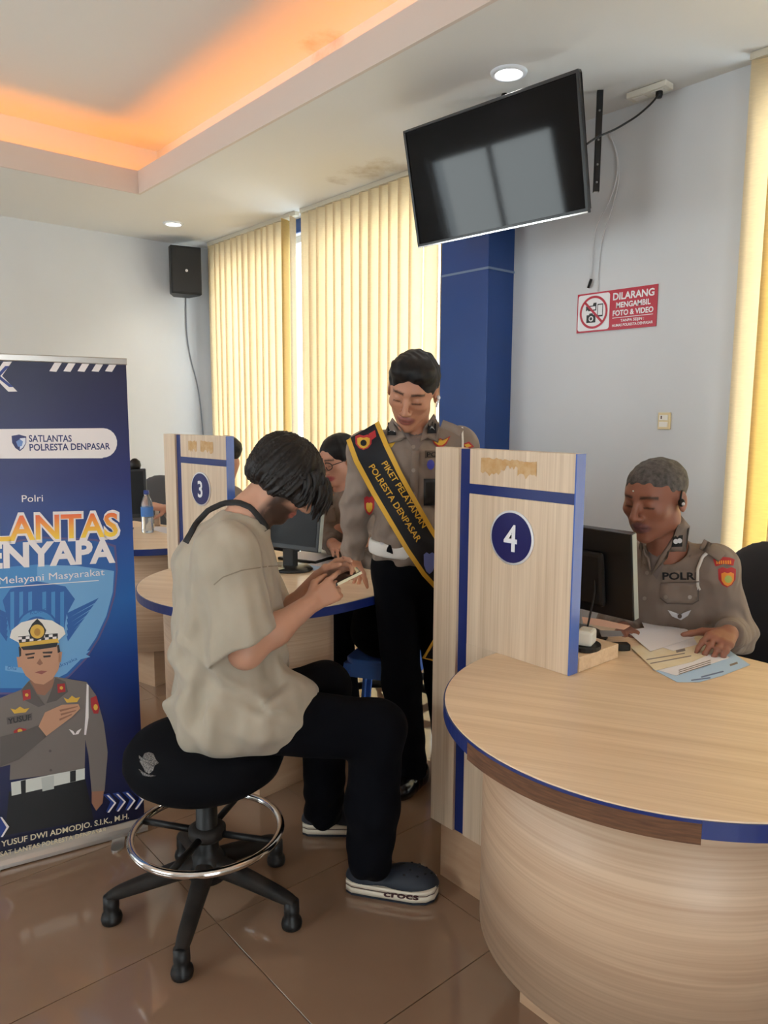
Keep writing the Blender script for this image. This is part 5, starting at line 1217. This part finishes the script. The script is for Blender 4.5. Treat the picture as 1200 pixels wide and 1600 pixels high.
uc = .328; stext('DILARANG', uc, .166, .228, .034, .03); stext('MENGAMBIL', uc, .122, .19, .026, .03); stext('FOTO & VIDEO', uc, .083, .225, .026, .03)
flat(MB(), [(.215, .058), (.44, .058), (.44, .061), (.215, .061)], fs(2)).build('sign_rule', M_sw, sg); stext('TANPA SEIJIN :', uc, .044, .13, .013, .02); stext('HUMAS POLRESTA DENPASAR', uc, .022, .226, .013, .02)
# wall switch
sw = empty('wall_switch', (X1, 1.873, 1.43), 0, 'yellowed double wall switch plate above the seated officer', 'switch')
M_crm = mat('yellowed_plastic', s2l(226, 206, 160), .4); MB().box(-.012, 0, -.032, .032, 0, .082).build('plate', M_crm, sw, bevel=.003); MB().box(-.017, -.012, -.022, .022, .045, .07).box(-.017, -.012, -.022, .022, .012, .037).build('rocker', mat('cream_plastic_light', (.8, .8, .7), .4), sw, bevel=.001); MB().box(-.0175, -.017, .008, .014, .05, .066).build('indicator', mat('dark_brown', s2l(90, 50, 34), .5), sw)
# downlights
M_lamp = mat('lamp_glow', (1, 1, 1), .4, emit=(1.0, .98, .94), estr=14.0)
for (px_, py_), lb in (((795, 113), 'round white recessed downlight above the television'), ((271, 349), 'round white recessed downlight near the wall loudspeaker')):
    p = fl(px_, py_, ZC); dl = empty('ceiling_downlight', (p[0], p[1], ZC-.012), 0, lb, 'light', 'recessed ceiling downlights')
    MB().lathe([(.058, .012), (.060, 0), (.078, .003), (.082, .0115)], seg=36).build('trim_ring', M_white, dl); MB().lathe([(0, .009), (.058, .009), (.058, .0115)], seg=36).build('lamp_face', M_lamp, dl)
    l = bpy.data.lights.new('downlight_beam', 'SPOT'); l.energy = 14; l.spot_size = radians(110); l.spot_blend = .8; l.shadow_soft_size = .06; l.color = (1, .97, .92)
    lo_ = bpy.data.objects.new('downlight_beam', l); COL.objects.link(lo_); lo_.location = (p[0], p[1], ZC-.03)
# loudspeaker
sp_ = empty('loudspeaker', (3.03, 6.24, 2.52), radians(-14), 'black wall loudspeaker high in the far corner', 'speaker')
MB().prism([(-.13, -.12), (.13, -.12), (.13, -.04), (.07, .12), (-.07, .12), (-.13, -.04)], 0, .40).build('cabinet', M_black, sp_, bevel=.006); MB().box(-.122, .122, -.128, -.12, .012, .388).build('grille', mat('speaker_grille', s2l(17, 17, 19), .6, bump=((300, 300, 300), .5, .002)), sp_, bevel=.004); MB().lathe([(0, 0), (.012, 0), (.012, .003), (0, .003)], seg=14, fn=lambda p: (p[0], -.1285-p[2], .195+p[1])).build('badge', M_silver, sp_); MB().box(-.03, .03, .12, .2, .15, .25).build('wall_bracket', M_black, sp_)
cable('speaker_cable', [plane(*p, 1, Y1-.008) for p in ((290, 440), (291, 520), (297, 560), (309, 600), (314, 640), (318, 690), (322, 760))], .006, mat('grey_cable', s2l(120, 124, 130), .5), 'grey cable running down the corner below the loudspeaker')

# ================================================================== desks
M_mon = mat('monitor_black', s2l(20, 20, 22), .35); M_scr = mat('monitor_screen', s2l(24, 24, 26), .35, spec=.2); M_monedge = mat('monitor_edge', s2l(150, 154, 146), .4)
def monitor(loc, rz, w_, h_, zb, label, tilt=8):
    r = empty('monitor', loc, rz, label, 'monitor', 'desk monitors'); t = radians(tilt); cs, sn = cos(t), sin(t)
    fn = lambda p: (p[0], p[1]*cs+(p[2]-zb)*sn-.02, zb+(p[2]-zb)*cs-p[1]*sn)
    MB().box(-w_/2, w_/2, -.012, .016, zb, zb+h_, fn).build('housing', M_mon, r, bevel=.004); MB().box(-w_/2+.016, w_/2-.016, -.0135, -.012, zb+.022, zb+h_-.016, fn).build('screen', M_scr, r)
    MB().box(-w_/2-.001, -w_/2+.004, -.010, .012, zb+.004, zb+h_-.004, fn).box(w_/2-.004, w_/2+.001, -.010, .012, zb+.004, zb+h_-.004, fn).build('side_trim', M_monedge, r)
    MB().box(-w_*.3, w_*.3, .016, .04, zb+.03, zb+h_*.75, fn).build('rear_bulge', M_mon, r, bevel=.012)
    MB().box(-.03, .03, .0, .035, .012, zb+.06).build('neck', M_mon, r, bevel=.004); MB().lathe([(0, 0), (.105, 0), (.11, .006), (.1, .014), (0, .016)], seg=36, fn=lambda p: (p[0]*1.1, p[1]*.85, p[2])).build('foot', M_mon, r)
    return r
p = fl(450, 889, ZT+.001); m3 = monitor((p[0], p[1], ZT+.001), radians(-72), .38, .225, .095, 'black monitor on counter 3 beyond the customer')
MB().box(-.05, .03, -.105, -.06, .0165, .018).build('paper_tag', mat('tag_paper', s2l(206, 210, 190), .6), m3)
MB().box(-.185, -.17, -.034, -.0325, .1, .108).build('maker_mark', M_monedge, m3)
m4 = monitor((1.93, 1.338, ZT+.001), radians(90), .43, .268, .088, 'black monitor seen from behind on counter 4')
MB().add([(-.1, .0212, .12), (-.06, .0212, .12), (-.06, .0252, .15), (-.1, .0252, .15)], [(0, 1, 2, 3)]).build('sticker', mat('navy_sticker', s2l(26, 30, 64), .5), m4)
p = fl(176, 828, ZT+.001); m2 = monitor((p[0], p[1], ZT+.001), radians(-20), .40, .29, .07, 'black monitor at the banner edge on the far counter')
wc = MB().lathe([(0, 0), (.03, 0), (.036, .02), (.03, .045), (.012, .06), (0, .062)], seg=18).build('webcam', M_black, m2); wc.location = (.14, .02, .358)
# loose cables of monitor 4
MB().tube([(.02, .03, .1), (.0, .06, .07), (-.03, .12, .03), (-.06, .17, .006), (-.1, .2, .005)], .0035, 8).tube([(-.1, .03, .25), (-.105, .035, .16), (-.1, .05, .08), (-.12, .1, .03), (-.13, .14, .006)], .003, 8).build('cable', M_black, m4)
ad = MB().box(-.03, .03, -.016, .016, 0, .02).build('power_adapter', M_black, bevel=.004); ad.location = tuple(fl(967, 1015, ZT+.0005)); ad.rotation_euler.z = radians(-40); tag(ad, 'small black adapter box among cables on counter 4', 'adapter')
# shelf device
p = fl(922, 1016, ZT+.043); dv = empty('desk_scanner', (p[0]+.01, p[1]+.02, ZT+.0425), radians(20), 'white and black small desk device beside the number 4 panel', 'device')
MB().prism(disc_poly(0, 0, .05, .04, 24), 0, .012).build('base', M_black, dv, bevel=.002); MB().box(-.03, .03, -.022, .022, .012, .055).build('head', mat('white_plastic_b', s2l(222, 222, 214), .35), dv, bevel=.008); MB().box(.03, .05, -.012, .012, .02, .04).build('key', mat('lime_plastic', s2l(150, 178, 50), .4), dv, bevel=.003)
# papers
def paper(poly, z, m, label, grp='papers on the counters', marks=None, lift=0.0):
    P = [fl(x, y, z) for x, y in poly]; c = np.mean(P, 0); o = MB().prism([(q[0]-c[0], q[1]-c[1]) for q in P], 0, .0006).build('paper_sheet', m); o.location = (c[0], c[1], z); tag(o, label, 'paper', grp)
    for mk in marks or []:
        Q = [fl(x, y, z+.0007) for x, y in mk[0]]; MB().add([(q[0]-c[0], q[1]-c[1], .0008) for q in Q], [tuple(range(len(Q)))]).build('printed_text', mk[1], o)
    return o
M_pw = mat('paper_white', s2l(232, 230, 236), .7); M_pb = mat('paper_blue', s2l(176, 206, 236), .7); M_pc = mat('paper_cream', s2l(226, 208, 170), .7, noise=((16, 16, 16), .2, s2l(232, 222, 200))); M_po = mat('paper_peach', s2l(238, 190, 164), .7); M_ink = mat('ink_grey', s2l(130, 120, 116), .8); M_inkb = mat('ink_blue', s2l(104, 120, 160), .8)
z = ZT+.0008
paper([(1020, 1046), (1058, 1066), (1092, 1066), (1128, 1056), (1172, 1039), (1128, 1008), (1084, 984), (1060, 990)], z, M_pb, 'large pale blue form at the bottom of the paper pile on counter 4', marks=[([(1095, 1057), (1130, 1048), (1131, 1050), (1096, 1059)], M_inkb), ([(1140, 1038), (1152, 1034), (1153, 1037), (1141, 1041)], M_ink), ([(1080, 1062), (1110, 1058), (1110, 1060), (1080, 1064)], M_inkb)])
paper([(1024, 1046), (1056, 1056), (1140, 1028), (1118, 1010), (1060, 1022)], z+.0012, M_pw, 'narrow white printed slip lying on the blue form', marks=[([(1060, 1047+k*3), (1110, 1031+k*3), (1111, 1032+k*3), (1061, 1048+k*3)], M_ink) for k in range(3)])
paper([(986, 1012), (1024, 1048), (1082, 1034), (1132, 1012), (1094, 988), (1040, 996)], z+.0024, M_pc, 'cream patterned certificate in the middle of the pile on counter 4', marks=[([(1056, 1016), (1070, 1013), (1071, 1017), (1057, 1020)], M_ink), ([(1010, 1030), (1070, 1020), (1070, 1021.5), (1010, 1031.5)], M_ink), ([(1016, 1036), (1080, 1024), (1080, 1025.5), (1016, 1037.5)], M_ink)])
paper([(1036, 1012), (1052, 1017), (1090, 1007), (1084, 997), (1050, 1003)], z+.0036, M_pw, 'small white note on the cream certificate')
paper([(978, 985), (1016, 1018), (1086, 996), (1074, 984), (1046, 976)], z+.0048, M_pw, 'white sheet nearest the monitor on counter 4')
paper([(1000, 966), (1008, 984), (1072, 981), (1060, 976)], z+.0060, M_pw, 'white sheet stretching behind the monitor toward the officer', marks=[([(1020, 973), (1040, 976), (1040, 977), (1020, 974)], M_ink)])
paper([(909, 964), (911, 974), (975, 984), (985, 978), (940, 968)], ZT+.0432, M_po, 'peach sheet on the shelf behind the number 4 panel')
paper([(936, 985), (940, 995), (975, 994), (970, 986)], ZT+.0432+.0012, mat('paper_grey', s2l(150, 148, 150), .7), 'grey folded sheet under the monitor of counter 4')
z = ZT+.001
paper([(462, 886), (500, 893), (546, 886), (560, 878), (520, 876)], z, M_pb, 'blue edged sheet on counter 3 beside the leaning hand', marks=[([(500, 888), (540, 884), (540, 885), (500, 889)], M_inkb)])
paper([(476, 882), (520, 888), (552, 880), (520, 874)], z+.0012, M_pw, 'white sheet on top of the blue sheet on counter 3')
paper([(500, 838), (510, 846), (550, 850), (552, 836), (525, 830)], z+.02, M_pw, 'white form in front of the bespectacled officer')
cb_ = MB().box(-.11, .11, -.15, .15, 0, .012).build('document_tray', M_black, bevel=.003); cb_.location = tuple(fl(484, 873, ZT+.001)+v3(.05, .03, 0)); cb_.rotation_euler.z = radians(-70); tag(cb_, 'flat black folder behind the monitor on counter 3', 'folder')
MB().box(-.1, .1, -.14, .14, .0122, .0135).build('sheet', M_pw, cb_)
# far counter
def bottle():
    p = fl(231, 832, ZT); r = empty('water_bottle', (p[0], p[1], ZT+.001), 0, 'clear plastic water bottle with blue label on the far counter', 'bottle')
    mg = mat('clear_plastic', s2l(226, 234, 242), .08); mg.node_tree.nodes['Principled BSDF'].inputs['Transmission Weight'].default_value = .85
    MB().lathe([(0, 0), (.033, 0), (.035, .01), (.033, .05), (.035, .09), (.034, .14), (.032, .17), (.02, .205), (.014, .215), (.014, .225)], seg=24).build('bottle_body', mg, r); MB().lathe([(.0355, .095), (.0355, .15)], seg=24).build('label', mat('bottle_label', s2l(70, 120, 190), .4), r); MB().lathe([(0, .245), (.015, .245), (.016, .222), (0, .222)], seg=18).build('cap', mat('bottle_cap', s2l(50, 70, 140), .4), r)
bottle()
p = fl(246, 822, ZT); sb = empty('spray_bottle', (p[0], p[1], ZT+.001), 0, 'small beige bottle with white cap on the far counter', 'bottle')
MB().lathe([(0, 0), (.017, 0), (.018, .01), (.018, .06), (.012, .072), (0, .072)], seg=20).build('bottle_body', mat('beige_plastic', s2l(186, 160, 136), .4), sb); MB().lathe([(0, .068), (.012, .068), (.012, .095), (.01, .112), (0, .112)], seg=18).build('cap', M_wht, sb)
paper([(238, 828), (262, 834), (262, 824), (244, 822)], ZT+.0008, M_pw, 'white sheets beside the beige bottle on the far counter')

# ================================================================== chairs, stool, backpack
M_leath = mat('black_leatherette', s2l(40, 40, 44), .5); M_grey = mat('grey_mesh', s2l(82, 82, 86), .8)
def office_chair(loc, rz, m, label, bh=1.02, wd=.46):
    r = empty('office_chair', (loc[0], loc[1], 0), rz, label, 'chair', 'officers\' swivel chairs')    # local -y is forward
    MB().prism([(wd/2*max(-1, min(1, 1.12*cos(a))), .235*max(-1, min(1, 1.12*sin(a)))) for a in np.linspace(0, 2*pi, 40, endpoint=False)], .40, .465).build('seat', m, r, bevel=.025, seg=4)
    def bk(P):
        q = P.copy(); d = ellip(q, (0, .25-.02, .76), (wd/2, .05, .285)); q2 = np.abs(q[:, 0])*.0
        return smin(d, ellip(q, (0, .235, .66), (wd/2*.95, .04, .17)), .03)
    V, Q = sdf_mesh(bk, (-.3, .1, .4), (.3, .36, 1.12), .012); V = smooth_pts(V, Q, 1); V[:, 1] += .35*V[:, 0]**2*-1.2
    me = bpy.data.meshes.new('backrest'); me.from_pydata(V.tolist(), [], Q.tolist()); me.polygons.foreach_set('use_smooth', [True]*len(Q)); me.materials.append(m); newobj('backrest', me, r)
    MB().tube([(0, .1, .43), (0, .27, .45), (0, .29, .62)], .02, 8).build('back_bar', M_black, r); MB().lathe([(.03, .08), (.03, .40), (.0, .40)], seg=16).build('gas_column', M_black, r)
    for k in range(5):
        a = 2*pi*k/5+.3; lg = MB().tube([(0, 0, .1), (.16*cos(a), .16*sin(a), .095), (.29*cos(a), .29*sin(a), .07)], [.03, .022, .016], 8).build('base_leg', M_black, r); MB().lathe([(0, -.012), (.028, -.012), (.028, .012), (0, .012)], seg=16, fn=lambda p, a=a: (.29*cos(a)+p[2]*cos(a+pi/2)+p[0]*cos(a), .29*sin(a)+p[2]*sin(a+pi/2)+p[0]*sin(a), .029+p[1])).build('caster', M_black, lg)
    return r
office_chair((2.60, 1.12), radians(-97), M_leath, 'black swivel chair of the seated officer at counter 4')
office_chair((2.50, 2.78), radians(-90), M_leath, 'black swivel chair behind counter 3')
office_chair((2.30, 3.92), radians(-60), M_leath, 'black swivel chair just behind the number 3 panel')
cg = at(243, 800, 5.3); office_chair((cg[0], cg[1]), radians(-35), M_grey, 'grey round-backed chair by the far wall')
M_bst = mat('blue_plastic', s2l(72, 118, 202), .35)
pb2 = fl(606, 1018, .45); bs = empty('plastic_stool', (pb2[0], pb2[1], 0), radians(30), 'blue plastic stool carrying a black backpack', 'stool')
MB().prism([(.15*max(-1, min(1, 1.25*cos(a))), .15*max(-1, min(1, 1.25*sin(a)))) for a in np.linspace(0, 2*pi, 40, endpoint=False)], .425, .45).build('seat', M_bst, bs, bevel=.006)
for sx in (-1, 1):
    for sy in (-1, 1):
        f_ = lambda p, sx=sx, sy=sy: (sx*(.145+.05*(1-p[2]/.43))+p[0], sy*(.145+.05*(1-p[2]/.43))+p[1], p[2]); MB().box(-.03 if sx > 0 else 0, 0 if sx > 0 else .03, -.008, .008, 0, .43, f_).box(-.008, .008, -.03 if sy > 0 else 0, 0 if sy > 0 else .03, 0, .43, f_).build('leg', M_bst, bs, bevel=.003)
for a in range(4): MB().box(-.15, .15, .138, .15, .37, .43, lambda p, a=a: (p[0]*cos(a*pi/2)-p[1]*sin(a*pi/2), p[0]*sin(a*pi/2)+p[1]*cos(a*pi/2), p[2])).build('apron', M_bst, bs)
bp = pb2+v3(0, .02, 0); bagf = lambda P: smin(ellip(P, (bp[0], bp[1], .60), (.13, .15, .165)), ellip(P, (bp[0]-.05, bp[1]-.03, .54), (.12, .14, .10)), .04)+.006*wob(P, 18, 4, 3)+np.clip(.452-P[:, 2], 0, 1)*4
bag = figure('backpack', lambda P: smax(bagf(P), .4525-P[:, 2], .01), (bp[0]-.25, bp[1]-.25, .42), (bp[0]+.25, bp[1]+.25, .82), .008, M_blackfab, None, origin=(bp[0], bp[1], .452)); tag(bag, 'black backpack resting on the blue plastic stool', 'bag')
surf_patch('star_print', [TREES[bag['_tree']]], [(572, 925), (577, 927), (581, 922), (582, 928), (588, 929), (583, 932), (586, 938), (580, 935), (575, 938), (576, 932)], mat('bag_print', s2l(120, 124, 136), .6), bag, .003)
# emblem stitched on the drafting stool
me = seat.data; stree = BVHTree.FromPolygons([tuple(v.co+Vector((SX, SY, 0))) for v in me.vertices], [tuple(q.vertices) for q in me.polygons])
M_emb = mat('grey_embroidery', s2l(132, 126, 122), .8, noise=((260, 260, 260), .1, s2l(60, 58, 58)))
surf_patch('stitched_emblem', [stree], [(217, 1180), (222, 1184), (226, 1177), (233, 1175), (240, 1178), (243, 1186), (248, 1192), (242, 1196), (239, 1204), (233, 1209), (227, 1206), (223, 1198), (218, 1190)], M_emb, st, .002); surf_patch('stitched_emblem', [stree], [(216, 1201), (224, 1208), (236, 1211), (244, 1212), (236, 1214), (224, 1212)], M_emb, st, .002)
# lettering on the near clog
ct = []
for ch_ in c1.children:
    if ch_.name.startswith(('sole', 'stripe')):
        ow = Vector(man.location)+Vector(c1.location); ct.append(BVHTree.FromPolygons([tuple(v.co+ow) for v in ch_.data.vertices], [tuple(q.vertices) for q in ch_.data.polygons]))
_h = Vector(man.location)+Vector(c1.location); _h = v3(_h[0], _h[1], 0); _u = fl(685, 1401)-fl(543, 1386); _u /= np.linalg.norm(_u); _v = v3(-_u[1], _u[0], 0); _v = _v if _v @ CM[2] < 0 else -_v
_a, _b = proj(_h+_u*.125+_v*.05+z3*.027), proj(_h+_u*.235+_v*.056+z3*.031)
surf_text('clog_lettering', ct, 'crocs', _a[:2], _b[:2], 10, M_stripe, man, .002, .03)
